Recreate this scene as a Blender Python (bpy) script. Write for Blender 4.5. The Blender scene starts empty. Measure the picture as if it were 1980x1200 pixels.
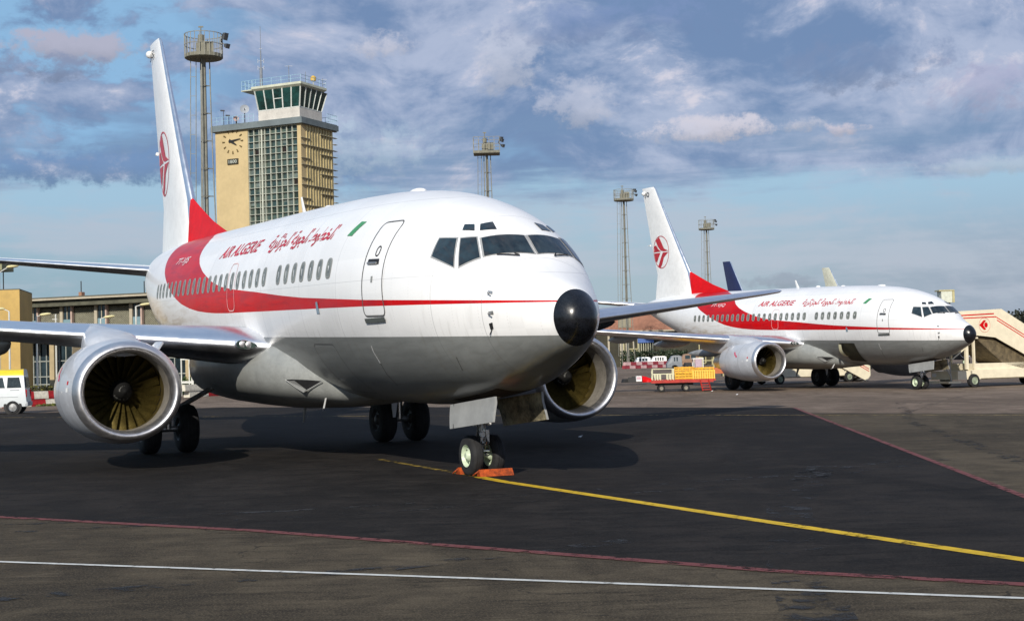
import bpy, math, random
import numpy as np
from mathutils import Vector, Matrix
random.seed(7)
R = math.radians
SC = bpy.context.scene
COL = SC.collection

# ------------------------------------------------------------------ camera
F_PX, HOR, ROLL, EYE = 2766.6, 694.38, -0.0263, 1.948
TH = math.atan2(HOR - 600, F_PX)
def ray(px, py):
    a, b = px - 990, py - 600
    c, s = math.cos(ROLL), math.sin(ROLL)
    u, v2 = (a * c + b * s) / F_PX, (-a * s + b * c) / F_PX
    ct, st = math.cos(TH), math.sin(TH)
    return Vector((u, v2 * st + ct, -(v2 * ct - st)))
def W(px, py, Y):
    d = ray(px, py)
    return Vector((0, 0, EYE)) + d * (Y / d.y)
cam = bpy.data.objects.new('camera', bpy.data.cameras.new('camera'))
COL.objects.link(cam)
SC.camera = cam
fw = ray(990, 600)
rt = (ray(1990, 600) - fw).normalized()
dn = (ray(990, 1600) - fw).normalized()
fw.normalize()
M = Matrix((rt, -dn, -fw)).transposed().to_4x4()
M.translation = (0, 0, EYE)
cam.matrix_world = M
cam.data.sensor_width = 36
cam.data.lens = F_PX / 1980 * 36
cam.data.clip_start = 0.1
cam.data.clip_end = 9000

# ------------------------------------------------------------------ light
SUN_EL, SUN_DIR = R(28), Vector((-0.38, -1.96, 0)).normalized()
sl = bpy.data.lights.new('sun', 'SUN')
sl.energy = 5.0
sl.angle = R(0.5)
sl.color = (1.0, 0.93, 0.82)
sun = bpy.data.objects.new('sun', sl)
COL.objects.link(sun)
sd = Vector((SUN_DIR.x * math.cos(SUN_EL), SUN_DIR.y * math.cos(SUN_EL), math.sin(SUN_EL)))
sun.rotation_euler = sd.to_track_quat('Z', 'Y').to_euler()
sun.location = (0, 0, 60)

SC.view_settings.view_transform = 'Standard'
SC.view_settings.look = 'None'
SC.view_settings.exposure = 0.0
SC.view_settings.gamma = 1.0
try: SC.view_settings.use_curve_mapping = False
except Exception: pass
SC.cycles.max_bounces = 6

# ------------------------------------------------------------------ node helper
def s2l(c):
    return tuple((x / 12.92 if x <= .04045 else ((x + .055) / 1.055) ** 2.4) for x in [q / 255 for q in c]) + (1,)
class NT:
    def __init__(s, tree):
        s.t = tree; s.n = tree.nodes; s.l = tree.links; s.n.clear()
    def add(s, typ, **kw):
        n = s.n.new(typ)
        for k, v in kw.items(): setattr(n, k, v)
        return n
    def set(s, sock, v):
        if hasattr(v, 'links') or isinstance(v, bpy.types.NodeSocket): s.l.new(v, sock)
        else: sock.default_value = v
    def math(s, op, a, b=None, c=None, clamp=False):
        n = s.add('ShaderNodeMath', operation=op); n.use_clamp = clamp
        for i, v in enumerate((a, b, c)):
            if v is not None: s.set(n.inputs[i], v)
        return n.outputs[0]
    def mix(s, f, a, b):
        n = s.add('ShaderNodeMix', data_type='RGBA')
        s.set(n.inputs[0], f); s.set(n.inputs[6], a); s.set(n.inputs[7], b)
        return n.outputs[2]
    def noise(s, vec, scale, detail=4, rough=.55, dist=0.0):
        n = s.add('ShaderNodeTexNoise')
        if vec is not None: s.set(n.inputs['Vector'], vec)
        n.inputs['Scale'].default_value = scale; n.inputs['Detail'].default_value = detail
        n.inputs['Roughness'].default_value = rough; n.inputs['Distortion'].default_value = dist
        return n.outputs[0]
    def ramp(s, f, a, b):   # smooth map a..b -> 0..1
        n = s.add('ShaderNodeMapRange', interpolation_type='SMOOTHSTEP')
        s.set(n.inputs[0], f); s.set(n.inputs[1], a); s.set(n.inputs[2], b)
        return n.outputs[0]
    def map(s, vec, scale=(1, 1, 1), loc=(0, 0, 0)):
        n = s.add('ShaderNodeMapping')
        s.set(n.inputs[0], vec); n.inputs['Scale'].default_value = scale; n.inputs['Location'].default_value = loc
        return n.outputs[0]
    def sep(s, vec):
        n = s.add('ShaderNodeSeparateXYZ'); s.set(n.inputs[0], vec); return n.outputs
    def comb(s, x, y, z):
        n = s.add('ShaderNodeCombineXYZ')
        for i, v in enumerate((x, y, z)): s.set(n.inputs[i], v)
        return n.outputs[0]

# ------------------------------------------------------------------ sky
wd = bpy.data.worlds.new('World'); SC.world = wd; wd.use_nodes = True
T = NT(wd.node_tree)
tc = T.add('ShaderNodeTexCoord').outputs['Generated']
dx, dy, dz = T.sep(tc)[:]
sky = T.add('ShaderNodeTexSky', sky_type='NISHITA')
sky.sun_disc = False
sky.sun_elevation = SUN_EL
sky.sun_rotation = math.atan2(SUN_DIR.x, SUN_DIR.y)
sky.altitude = 20
sky.air_density = 1.0; sky.dust_density = 1.2; sky.ozone_density = 1.5
az = T.math('ARCTAN2', dx, dy)
el = T.math('ARCSINE', dz)
def warp(vec, sc, amt):
    n = T.add('ShaderNodeTexNoise'); T.l.new(vec, n.inputs['Vector']); n.inputs['Scale'].default_value = sc; n.inputs['Detail'].default_value = 3
    a = T.add('ShaderNodeVectorMath', operation='SUBTRACT'); T.l.new(n.outputs['Color'], a.inputs[0]); a.inputs[1].default_value = (.5, .5, .5)
    b = T.add('ShaderNodeVectorMath', operation='SCALE'); T.l.new(a.outputs[0], b.inputs[0]); b.inputs['Scale'].default_value = amt
    c = T.add('ShaderNodeVectorMath', operation='ADD'); T.l.new(vec, c.inputs[0]); T.l.new(b.outputs[0], c.inputs[1]); return c.outputs[0]
wv_ = warp(tc, 5, .10)
big = T.noise(T.map(wv_, (1, 1, 2.2), (.9, .35, .2)), 4.2, 5, .55)
mid = T.noise(T.map(wv_, (1, 1, 2.1), (3.3, 1.7, .4)), 10.5, 9, .60)
mid2 = T.noise(T.map(wv_, (1, 1, 1.7), (9.3, 4.7, 2.4)), 27, 10, .64)
strk = T.noise(T.map(tc, (1, 1, 9), (1.3, 7.7, 5.4)), 4.0, 6, .6)
# cloud deck lies above about 6.5 degrees, its lower rim wavering
rim = T.math('ADD', el, T.math('MULTIPLY', T.math('SUBTRACT', strk, .5), .07))
rim = T.math('ADD', rim, T.math('MULTIPLY', T.math('SUBTRACT', mid, .5), .04))
rim = T.math('ADD', rim, T.math('MULTIPLY', az, .02))
deck = T.ramp(rim, .108, .128)
shade = T.math('ADD', T.math('MULTIPLY', mid, .60), T.math('MULTIPLY', big, .45))
shade = T.math('ADD', shade, T.math('MULTIPLY', mid2, .30))
dark = s2l((112, 138, 178)); light = s2l((176, 187, 213)); bright = s2l((218, 214, 226))
c_deck = T.mix(T.ramp(shade, .59, .79), dark, light)
c_deck = T.mix(T.math('MULTIPLY', T.ramp(mid2, .50, .66), T.ramp(mid, .52, .64)), c_deck, bright)
gap = T.math('MULTIPLY', T.math('MULTIPLY', T.ramp(big, .46, .38), T.ramp(mid, .56, .46)), T.ramp(az, .12, -.05))
gap = T.math('MAXIMUM', gap, T.math('MULTIPLY', T.ramp(az, -.12, -.26), T.math('MULTIPLY', T.ramp(mid, .53, .45), T.ramp(el, .15, .19))))
c_deck = T.mix(T.math('MULTIPLY', gap, .85), c_deck, s2l((146, 192, 230)))
# the heavy slate underside of the deck, streaky
band = T.math('MULTIPLY', T.ramp(rim, .108, .122), T.ramp(rim, .180, .145))
c_deck = T.mix(T.math('MULTIPLY', T.math('MULTIPLY', band, T.ramp(strk, .40, .58)), .85), c_deck, s2l((118, 146, 182)))
thin = T.math('MULTIPLY', T.ramp(T.math('ADD', T.math('MULTIPLY', strk, .6), T.math('MULTIPLY', mid, .4)), .46, .60), .75)
low = T.mix(T.ramp(az, -.30, .02), s2l((147, 176, 192)), s2l((166, 187, 201)))
low = T.mix(T.ramp(az, .10, .34), low, s2l((152, 167, 187)))
clear = T.mix(T.ramp(el, .05, .12), low, s2l((162, 196, 220)))
clear = T.mix(thin, clear, s2l((182, 192, 208)))
clear = T.mix(T.math('MULTIPLY', T.ramp(mid2, .5, .75), .25), clear, s2l((190, 190, 206)))
col = T.mix(deck, clear, c_deck)
# separate clouds: azimuth, elevation, half width, half height, colour, opacity
nA = T.math('MULTIPLY', T.math('SUBTRACT', T.noise(T.map(tc, (1, 1, 1.3)), 60, 10, .68), .5), 3.4)
n2 = T.math('MULTIPLY', T.math('SUBTRACT', T.noise(T.map(wv_, (1, 1, 1.2)), 20, 6, .6), .5), 3.0)
def azel(px, py):
    d = ray(px, py).normalized()
    return math.atan2(d.x, d.y), math.asin(d.z)
for px, py, a, b, cc, op in [
        (1370, 246, 150, 34, (214, 210, 222), .95), (1300, 258, 90, 24, (206, 206, 222), .8), (1552, 238, 52, 20, (206, 206, 220), .8),
        (1636, 248, 50, 17, (214, 204, 214), .8), (150, 88, 170, 46, (186, 180, 196), .85),
        (100, 132, 150, 30, (132, 146, 178), .85), (745, 88, 90, 34, (216, 214, 226), .6),
        (975, 100, 80, 90, (206, 210, 226), .6), (1110, 205, 110, 60, (196, 200, 218), .65),
        (1500, 545, 75, 22, (140, 148, 168), .5), (1690, 130, 220, 66, (122, 140, 176), .6),
        (1900, 165, 150, 60, (180, 176, 205), .5), (520, 250, 220, 60, (196, 208, 228), .5),
        (1900, 320, 150, 24, (186, 200, 216), .6), (230, 325, 360, 46, (112, 144, 188), .9), (700, 290, 200, 90, (184, 203, 222), .55), (1180, 40, 260, 50, (128, 148, 192), .55)]:
    A0, E0 = azel(px, py)
    ex = T.math('DIVIDE', T.math('SUBTRACT', az, A0), a / F_PX)
    ey = T.math('DIVIDE', T.math('SUBTRACT', el, E0), b / F_PX)
    dd = T.math('ADD', T.math('MULTIPLY', ex, ex), T.math('MULTIPLY', ey, ey))
    m = T.math('SUBTRACT', .75, dd)
    m = T.math('ADD', m, T.math('ADD', nA, n2))
    up = T.math('MULTIPLY', T.math('MULTIPLY', T.ramp(m, .0, .9), T.ramp(dd, 2.6, .8)), op)
    shade_c = tuple(q * .66 for q in s2l(cc)[:3]) + (1,)
    c2 = T.mix(T.ramp(T.math('ADD', ey, T.math('MULTIPLY', T.math('ADD', nA, n2), .35)), -.9, .4), shade_c, s2l(cc))
    col = T.mix(up, col, c2)
bg1 = T.add('ShaderNodeBackground'); T.l.new(sky.outputs[0], bg1.inputs[0]); bg1.inputs[1].default_value = .1
bg2 = T.add('ShaderNodeBackground'); T.l.new(col, bg2.inputs[0]); bg2.inputs[1].default_value = 1.0
ms = T.add('ShaderNodeMixShader')
ms.inputs[0].default_value = .92
T.l.new(bg1.outputs[0], ms.inputs[1]); T.l.new(bg2.outputs[0], ms.inputs[2])
wo = T.add('ShaderNodeOutputWorld'); T.l.new(ms.outputs[0], wo.inputs[0])

# ------------------------------------------------------------------ materials
MATS = {}
def mat(name, c, rough=.6, metal=0.0, var=.12, scale=3.0, bump=0.0, coat=0.0, spec=.5, emit=None, stretch=(1, 1, 1)):
    """c: linear rgb base; a soft procedural variation is always laid over it"""
    if name in MATS: return MATS[name]
    m = bpy.data.materials.new(name); m.use_nodes = True
    t = NT(m.node_tree)
    p = t.add('ShaderNodeBsdfPrincipled'); o = t.add('ShaderNodeOutputMaterial'); t.l.new(p.outputs[0], o.inputs[0])
    oc = t.map(t.add('ShaderNodeTexCoord').outputs['Object'], stretch)
    n = t.noise(oc, scale, 6, .6)
    n3 = t.noise(oc, scale * 7, 4, .6)
    k = t.math('ADD', t.math('MULTIPLY', n, .65), t.math('MULTIPLY', n3, .35))
    lo = tuple(max(0, q * (1 - var * 1.6)) for q in c[:3]) + (1,); hi = tuple(min(1, q * (1 + var)) for q in c[:3]) + (1,)
    t.set(p.inputs['Base Color'], t.mix(t.ramp(k, .3, .7), lo, hi))
    t.set(p.inputs['Roughness'], t.math('ADD', t.math('MULTIPLY', t.math('SUBTRACT', n3, .5), .25), rough, clamp=True))
    p.inputs['Metallic'].default_value = metal
    p.inputs['Specular IOR Level'].default_value = spec
    p.inputs['Coat Weight'].default_value = coat
    if bump:
        b = t.add('ShaderNodeBump'); b.inputs['Strength'].default_value = bump; b.inputs['Distance'].default_value = .02
        t.l.new(n3, b.inputs['Height']); t.l.new(b.outputs[0], p.inputs['Normal'])
    if emit:
        p.inputs['Emission Color'].default_value = emit[:3] + (1,); p.inputs['Emission Strength'].default_value = emit[3]
    MATS[name] = m
    return m

def curve_node(t, src, pts, xs, ys):
    n = t.add('ShaderNodeFloatCurve'); t.set(n.inputs['Value'], t.math('DIVIDE', src, xs))
    cm = n.mapping; cv = cm.curves[0]
    pts = [(x / xs, y / ys) for x, y in pts]
    cv.points[0].location = pts[0]; cv.points[1].location = pts[-1]
    for q in pts[1:-1]: cv.points.new(*q)
    for q in cv.points: q.handle_type = 'VECTOR'
    cm.update()
    return t.math('MULTIPLY', n.outputs[0], ys)

ZL = [(0, 2.86), (4.9, 2.89), (9.5, 2.90), (13.6, 2.91), (14.6, 2.925), (15.4, 2.955), (16.2, 3.0), (17.0, 3.08), (17.8, 3.2), (18.4, 3.34), (19.0, 3.51), (19.6, 3.70), (20.2, 3.90), (20.8, 4.10), (21.4, 4.34), (21.9, 4.58), (22.3, 4.80), (22.6, 5.0), (22.8, 5.6), (30, 5.9)]
ZU = [(0, 2.87), (2.7, 2.945), (4.8, 3.0), (8, 3.12), (9.4, 3.2), (11, 3.31), (12.8, 3.42), (14.0, 3.52), (14.8, 3.65), (15.5, 3.81), (16.1, 3.96), (16.7, 4.15), (17.2, 4.36), (17.5, 4.55), (17.8, 4.76), (18.3, 4.93), (19.2, 5.07), (20.2, 5.2), (20.6, 5.9), (30, 5.9)]
def livery(name, red=True, white=(.82, .82, .82), lower=(.235, .245, .24)):
    m = bpy.data.materials.new(name); m.use_nodes = True
    t = NT(m.node_tree)
    p = t.add('ShaderNodeBsdfPrincipled'); o = t.add('ShaderNodeOutputMaterial'); t.l.new(p.outputs[0], o.inputs[0])
    oc = t.add('ShaderNodeTexCoord').outputs['Object']
    x, y, z = t.sep(oc)[:]
    zz = t.math('SUBTRACT', z, t.math('MULTIPLY', t.math('SUBTRACT', x, 4.0), .025))
    n = t.noise(t.map(oc, (.35, 1, 1)), 1.6, 7, .6)
    ns = t.noise(t.map(oc, (.25, 2, 2)), 3.2, 6, .6, .6)
    w = tuple(white) + (1,)
    c = t.mix(t.ramp(n, .35, .7), tuple(q * .95 for q in white) + (1,), w)
    # grime streaks on the rear lower hull
    aft = t.math('MULTIPLY', t.ramp(x, 13.0, 21.0), t.ramp(zz, 3.7, 2.4))
    c = t.mix(t.math('MULTIPLY', aft, t.math('ADD', .25, t.ramp(ns, .42, .62))), c, (.50, .44, .37, 1))
    if red:
        up = curve_node(t, x, ZU, 30, 6); lo = curve_node(t, x, ZL, 30, 6)
        k = t.math('MULTIPLY', t.math('GREATER_THAN', zz, lo), t.math('LESS_THAN', zz, up))
        k = t.math('MULTIPLY', k, t.math('GREATER_THAN', x, .35))
        rr = t.mix(t.ramp(ns, .4, .7), (.52, .001, .003, 1), (.38, .003, .010, 1))
        c = t.mix(k, c, rr); kred = k
    g = t.math('LESS_THAN', zz, 2.37)
    gl = tuple(lower) + (1,)
    c = t.mix(g, c, t.mix(t.ramp(ns, .35, .7), gl, tuple(q * .82 for q in lower) + (1,)))
    # every skin panel has its own faint tone
    cell = t.add('ShaderNodeTexWhiteNoise', noise_dimensions='3D')
    t.l.new(t.comb(t.math('FLOOR', t.math('DIVIDE', x, 1.02)), t.math('FLOOR', t.math('DIVIDE', zz, .62)), t.math('SIGN', y)), cell.inputs['Vector'])
    c = t.mix(t.math('MULTIPLY', cell.outputs['Value'], .075), c, (.10, .11, .12, 1))
    rv = t.math('MULTIPLY', t.math('LESS_THAN', t.math('ABSOLUTE', t.math('SUBTRACT', t.math('FRACT', t.math('DIVIDE', x, .51)), .5)), .012), t.math('LESS_THAN', t.math('FRACT', t.math('DIVIDE', zz, .05)), .45))
    c = t.mix(t.math('MULTIPLY', rv, .16), c, (.12, .12, .12, 1))
    sk = t.noise(t.map(oc, (2.2, 1, .22)), 3.0, 6, .65)
    c = t.mix(t.math('MULTIPLY', t.math('MULTIPLY', t.ramp(sk, .54, .70), t.ramp(zz, 3.6, 2.0)), .22), c, (.16, .14, .11, 1))
    # plate seams
    seam = None
    for x0 in (1.72, 2.75, 6.05, 8.1, 10.7, 15.2, 17.9, 20.6, 22.9, 25.2):
        s = t.math('LESS_THAN', t.math('ABSOLUTE', t.math('SUBTRACT', x, x0)), .007)
        seam = s if seam is None else t.math('MAXIMUM', seam, s)
    for z0 in (3.33, 1.62, 4.72):
        s = t.math('LESS_THAN', t.math('ABSOLUTE', t.math('SUBTRACT', zz, z0)), .004)
        seam = t.math('MAXIMUM', seam, s)
    c = t.mix(t.math('MULTIPLY', seam, .35), c, (.1, .1, .1, 1))
    t.set(p.inputs['Base Color'], c)
    if red:
        t.set(p.inputs['Specular IOR Level'], t.math('SUBTRACT', .5, t.math('MULTIPLY', kred, .38)))
        t.set(p.inputs['Coat Weight'], t.math('SUBTRACT', .2, t.math('MULTIPLY', kred, .2)))
    t.set(p.inputs['Roughness'], t.math('ADD', .24, t.math('MULTIPLY', n, .16)))
    p.inputs['Coat Roughness'].default_value = .12
    b = t.add('ShaderNodeBump'); b.inputs['Strength'].default_value = .06; b.inputs['Distance'].default_value = .05
    t.l.new(t.noise(oc, 2.2, 2, .5), b.inputs['Height']); t.l.new(b.outputs[0], p.inputs['Normal'])
    return m
LIV = livery('red and white airliner paint')
LIV_CREAM = livery('cream airliner paint', False, (.60, .61, .57), (.22, .25, .27))
LIV_NAVY = livery('plain white airliner paint', False, (.75, .75, .76), (.35, .36, .4))

RED = mat('red paint', (.56, .002, .004), .45, var=.10, spec=.2)
DRED = mat('dark red emblem paint', (.46, .008, .018), .4, var=.15)
WHITE = mat('white paint', (.78, .78, .77), .35, var=.06, coat=.2)
BLACKG = mat('glossy black radome paint', (.006, .007, .010), .27, var=.5, coat=.15, scale=6)
BLACK = mat('matt black', (.012, .012, .013), .6, var=.3)
CHROME = mat('polished leading edge metal', (.82, .83, .86), .34, 1.0, var=.04, scale=1.2, stretch=(.3, .3, .3))
LIP = mat('brushed intake lip metal', (.66, .65, .66), .44, 1.0, var=.04, scale=1.5)
STEEL = mat('gear steel', (.45, .45, .44), .35, .8, var=.2, scale=9)
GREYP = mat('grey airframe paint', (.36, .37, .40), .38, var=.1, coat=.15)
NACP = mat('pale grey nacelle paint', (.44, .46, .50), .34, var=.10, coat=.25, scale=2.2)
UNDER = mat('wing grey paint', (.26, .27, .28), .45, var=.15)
GLASS = mat('dark cockpit glass', (.018, .030, .036), .08, var=.5, scale=.8, spec=.9)
CABGL = mat('cabin window pane', (.16, .17, .145), .3, var=.45, scale=6, spec=.6)
CABFR = mat('cabin window frame', (.24, .25, .24), .5, var=.1)
FRAME = mat('windscreen frame metal', (.38, .38, .37), .4, .3, var=.1)
SEAM = mat('door seam', (.09, .09, .09), .6, var=.2)
SEAML = mat('pale door outline', (.72, .45, .44), .6, var=.2)
TYRE = mat('tyre rubber', (.016, .016, .017), .85, var=.35, scale=8)
RIM = mat('pale green wheel rim', (.52, .60, .44), .45, var=.15, scale=9)
FANM = mat('fan blade titanium', (.13, .10, .028), .36, .75, var=.35, scale=5)
FAND = mat('inlet liner', (.27, .25, .22), .5, .4, var=.2, scale=3); FANG = mat('golden fan case liner', (.075, .055, .014), .55, .3, var=.35, scale=4)
GREEN = mat('flag green', (.05, .25, .10), .5)
ORANGE = mat('orange chock paint', (.38, .06, .006), .6, var=.45, scale=9)
NAVY = mat('navy tail paint', (.015, .022, .085), .35, var=.1)
CREAM = mat('cream tail paint', (.58, .58, .47), .4)
GEARD = mat('gear door grey', (.30, .305, .30), .5, var=.1)
GEARI = mat('gear door inner grime', (.27, .24, .16), .6, .1, var=.7, scale=2.5)

# ------------------------------------------------------------------ mesh builder
class MB:
    def __init__(s): s.v = []; s.f = []; s.m = []
    def V(s, p): s.v.append(tuple(p)); return len(s.v) - 1
    def face(s, idx, m=0): s.f.append(tuple(idx)); s.m.append(m)
    def poly(s, pts, m=0): s.face([s.V(p) for p in pts], m)
    def box(s, c, d, m=0, rz=0.0, taper=1.0):
        cs, sn = math.cos(rz), math.sin(rz); ids = []
        for k in (-1, 1):
            tp = taper if k > 0 else 1
            for i, j in ((-1, -1), (1, -1), (1, 1), (-1, 1)):
                x, y = i * d[0] / 2 * tp, j * d[1] / 2 * tp
                ids.append(s.V((c[0] + x * cs - y * sn, c[1] + x * sn + y * cs, c[2] + k * d[2] / 2)))
        a = ids
        for q in ((3, 2, 1, 0), (4, 5, 6, 7), (0, 1, 5, 4), (1, 2, 6, 5), (2, 3, 7, 6), (3, 0, 4, 7)): s.face([a[i] for i in q], m)
    def beam(s, p, q, w, h=None, m=0, up=(0, 0, 1)):
        h = h or w; p, q = Vector(p), Vector(q); d = (q - p)
        if d.length < 1e-6: return
        d.normalize(); u = Vector(up)
        if abs(d.dot(u)) > .98: u = Vector((1, 0, 0))
        r = d.cross(u).normalized(); u = r.cross(d)
        a = []
        for e in (p, q):
            for i, j in ((-1, -1), (1, -1), (1, 1), (-1, 1)): a.append(s.V(e + r * i * w / 2 + u * j * h / 2))
        for f in ((3, 2, 1, 0), (4, 5, 6, 7), (0, 1, 5, 4), (1, 2, 6, 5), (2, 3, 7, 6), (3, 0, 4, 7)): s.face([a[i] for i in f], m)
    def rings(s, rr, m=0, cap0=True, cap1=True, close=True):
        n = len(rr[0]); ids = [[s.V(p) for p in r] for r in rr]
        for i in range(len(ids) - 1):
            for j in range(n if close else n - 1):
                k = (j + 1) % n
                mm = m(i, j) if callable(m) else m
                s.face((ids[i][j], ids[i][k], ids[i + 1][k], ids[i + 1][j]), mm)
        m0 = m(0, 0) if callable(m) else m
        if close and cap0: s.face(ids[0][::-1], m0)
        if close and cap1: s.face(ids[-1], m0)
    def tube(s, pts, r, n=8, m=0):
        pts = [Vector(p) for p in pts]; rr = []
        for i, p in enumerate(pts):
            d = (pts[min(i + 1, len(pts) - 1)] - pts[max(i - 1, 0)]).normalized()
            u = Vector((0, 0, 1)) if abs(d.z) < .9 else Vector((1, 0, 0))
            a = d.cross(u).normalized(); b = d.cross(a)
            q = r[i] if isinstance(r, (list, tuple)) else r
            rr.append([p + (a * math.cos(t) + b * math.sin(t)) * q for t in [2 * math.pi * k / n for k in range(n)]])
        s.rings(rr, m)
    def lathe(s, c, prof, axis='x', n=32, m=0, sy=1.0, sz=1.0, cap0=False, cap1=False):
        """prof: list of (along, radius)"""
        rr = []
        for a, r in prof:
            ring = []
            for k in range(n):
                t = 2 * math.pi * k / n; u, v = r * math.cos(t) * sy, r * math.sin(t) * sz
                ring.append({'x': (c[0] + a, c[1] + u, c[2] + v), 'y': (c[0] + v, c[1] + a, c[2] + u), 'z': (c[0] + u, c[1] + v, c[2] + a)}[axis])
            rr.append(ring)
        s.rings(rr, m, cap0, cap1)
    def prism(s, poly, fn, t0, t1, m=0):
        """2-D outline extruded; fn(a,b,t) gives the point"""
        n = len(poly); A = [s.V(fn(a, b, t0)) for a, b in poly]; B = [s.V(fn(a, b, t1)) for a, b in poly]
        s.face(A[::-1], m); s.face(B, m)
        for i in range(n): s.face((A[i], A[(i + 1) % n], B[(i + 1) % n], B[i]), m)
    def build(s, name, mats, parent=None, smooth=0, fix=True):
        me = bpy.data.meshes.new(name); me.from_pydata(s.v, [], s.f)
        if not isinstance(mats, (list, tuple)): mats = [mats]
        for q in mats: me.materials.append(q)
        me.polygons.foreach_set('material_index', s.m)
        if fix:
            import bmesh
            b = bmesh.new(); b.from_mesh(me)
            bmesh.ops.remove_doubles(b, verts=b.verts, dist=1e-5)
            bmesh.ops.recalc_face_normals(b, faces=b.faces)
            b.to_mesh(me); b.free()
        if smooth:
            me.polygons.foreach_set('use_smooth', [True] * len(me.polygons))
            me.set_sharp_from_angle(angle=R(smooth))
        me.update()
        o = bpy.data.objects.new(name, me); COL.objects.link(o)
        if parent: o.parent = parent
        return o
def tag(o, label=None, cat=None, group=None, kind=None):
    if label: o['label'] = label
    if cat: o['category'] = cat
    if group: o['group'] = group
    if kind: o['kind'] = kind
    return o
def empty(name, loc=(0, 0, 0), rz=0.0):
    o = bpy.data.objects.new(name, None); o.empty_display_size = .3
    COL.objects.link(o); o.location = loc; o.rotation_euler = (0, 0, rz)
    return o
def dup(root, loc=None, rz=None, skip=(), kids={}):
    r = root.copy(); COL.objects.link(r)
    if loc is not None: r.location = loc
    if rz is not None: r.rotation_euler = (0, 0, rz)
    def rec(src, dst):
        for ch in KIDS(src):
            if ch.name.split('.')[0] in skip: continue
            c = ch.copy(); COL.objects.link(c); c.parent = dst
            rec(ch, c)
    rec(root, r)
    return r
def KIDS(o): return [c for c in list(bpy.data.objects) if c.parent == o]

# ------------------------------------------------------------------ airliner hull
TOP = [(.3, 2.62), (.33, 2.779), (.395, 2.89), (.488, 2.985), (.582, 3.055), (.768, 3.14), (1.05, 3.25), (1.42, 3.41), (1.79, 3.625), (2.12, 3.91), (2.45, 4.15), (2.92, 4.385), (3.57, 4.61), (4.5, 4.835), (5.5, 4.975), (7, 5.08), (9, 5.13), (12, 5.16), (22, 5.17), (25, 5.12), (27.5, 4.98), (29.2, 4.75), (29.8, 4.55)]
BOT = [(.3, 2.62), (.33, 2.48), (.395, 2.37), (.488, 2.272), (.582, 2.204), (.768, 2.114), (1.05, 2.0), (1.42, 1.845), (1.79, 1.70), (2.12, 1.595), (2.45, 1.50), (2.92, 1.41), (3.57, 1.32), (4.5, 1.216), (5.5, 1.14), (8, 1.11), (17, 1.12), (19, 1.22), (21, 1.55), (23, 2.08), (25, 2.68), (27, 3.3), (29, 3.95), (29.8, 4.2)]
WID = [(.3, 0), (.33, .145), (.395, .24), (.488, .32), (.582, .375), (.768, .50), (1.05, .675), (1.42, .87), (1.8, 1.05), (2.12, 1.19), (2.45, 1.32), (2.9, 1.47), (3.55, 1.62), (4.5, 1.755), (5.5, 1.835), (6.5, 1.87), (8, 1.88), (18, 1.88), (20, 1.83), (22, 1.68), (24, 1.42), (26, 1.08), (28, .66), (29.2, .36), (29.8, .2)]
ZC = [(.3, 2.62), (1, 2.69), (2, 2.87), (4, 3.11), (7, 3.27), (18, 3.27), (22, 3.4), (26, 3.95), (29.8, 4.38)]
class PCH:
    def __init__(s, t):
        a = np.array(t, float); s.x, s.y = a[:, 0], a[:, 1]
        h = np.diff(s.x); d = np.diff(s.y) / h; m = np.zeros(len(s.x))
        for i in range(1, len(m) - 1):
            if d[i - 1] * d[i] > 0:
                w1, w2 = 2 * h[i] + h[i - 1], h[i] + 2 * h[i - 1]; m[i] = (w1 + w2) / (w1 / d[i - 1] + w2 / d[i])
        m[0], m[-1] = d[0], d[-1]; s.m, s.h = m, h
    def __call__(s, x):
        x = min(max(x, s.x[0]), s.x[-1]); i = min(int(np.searchsorted(s.x, x, 'right')) - 1, len(s.h) - 1)
        h = s.h[i]; t = (x - s.x[i]) / h
        return float((2 * t**3 - 3 * t * t + 1) * s.y[i] + (t**3 - 2 * t * t + t) * h * s.m[i] + (-2 * t**3 + 3 * t * t) * s.y[i + 1] + (t**3 - t * t) * h * s.m[i + 1])
pT, pB, pW, pC = PCH(TOP), PCH(BOT), PCH(WID), PCH(ZC)
def SH(p): return Vector((p[0], p[1], p[2] + .025 * (p[0] - 4)))
def h0(x, ph):
    t, b, w, c = pT(x), pB(x), pW(x), pC(x); s = math.sin(ph)
    return Vector((x, w * math.cos(ph), c + ((t - c) if s > 0 else (c - b)) * s))
def HP(x, ph, off=0.0, sgn=1):
    p = h0(x, ph)
    if off:
        e = .01
        du = h0(x + e, ph) - h0(max(x - e, 0), ph); dv = h0(x, ph + e) - h0(x, ph - e)
        n = du.cross(dv)
        if n.length > 0:
            n.normalize()
            if n.y * p.y + n.z * (p.z - pC(x)) < 0: n = -n
            p = p + n * off
    p = SH(p)
    if sgn < 0: p.y = -p.y
    return p
def PHI(x, z):
    t, b, c = pT(x), pB(x), pC(x)
    q = (z - c) / ((t - c) if z > c else (c - b))
    return math.asin(max(-1, min(1, q)))
def hy(x, z):
    return pW(x) * math.cos(PHI(x, z)) if pB(x) < z < pT(x) else 0
def onhull(p, off):       # push a point (unsheared) onto the hull
    p = Vector(p)
    def Fn(q):
        t, b, w, c = pT(q.x), pB(q.x), max(pW(q.x), .01), pC(q.x)
        return (q.y / w)**2 + ((q.z - c) / ((t - c) if q.z > c else (c - b)))**2 - 1
    g = Vector((0, 0, 1))
    for _ in range(12):
        f = Fn(p); e = 1e-3
        g = Vector((Fn(p + Vector((e, 0, 0))) - f, Fn(p + Vector((0, e, 0))) - f, Fn(p + Vector((0, 0, e))) - f)) / e
        p = p - g * (f / g.length_squared)
    return SH(p + g.normalized() * off)
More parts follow.
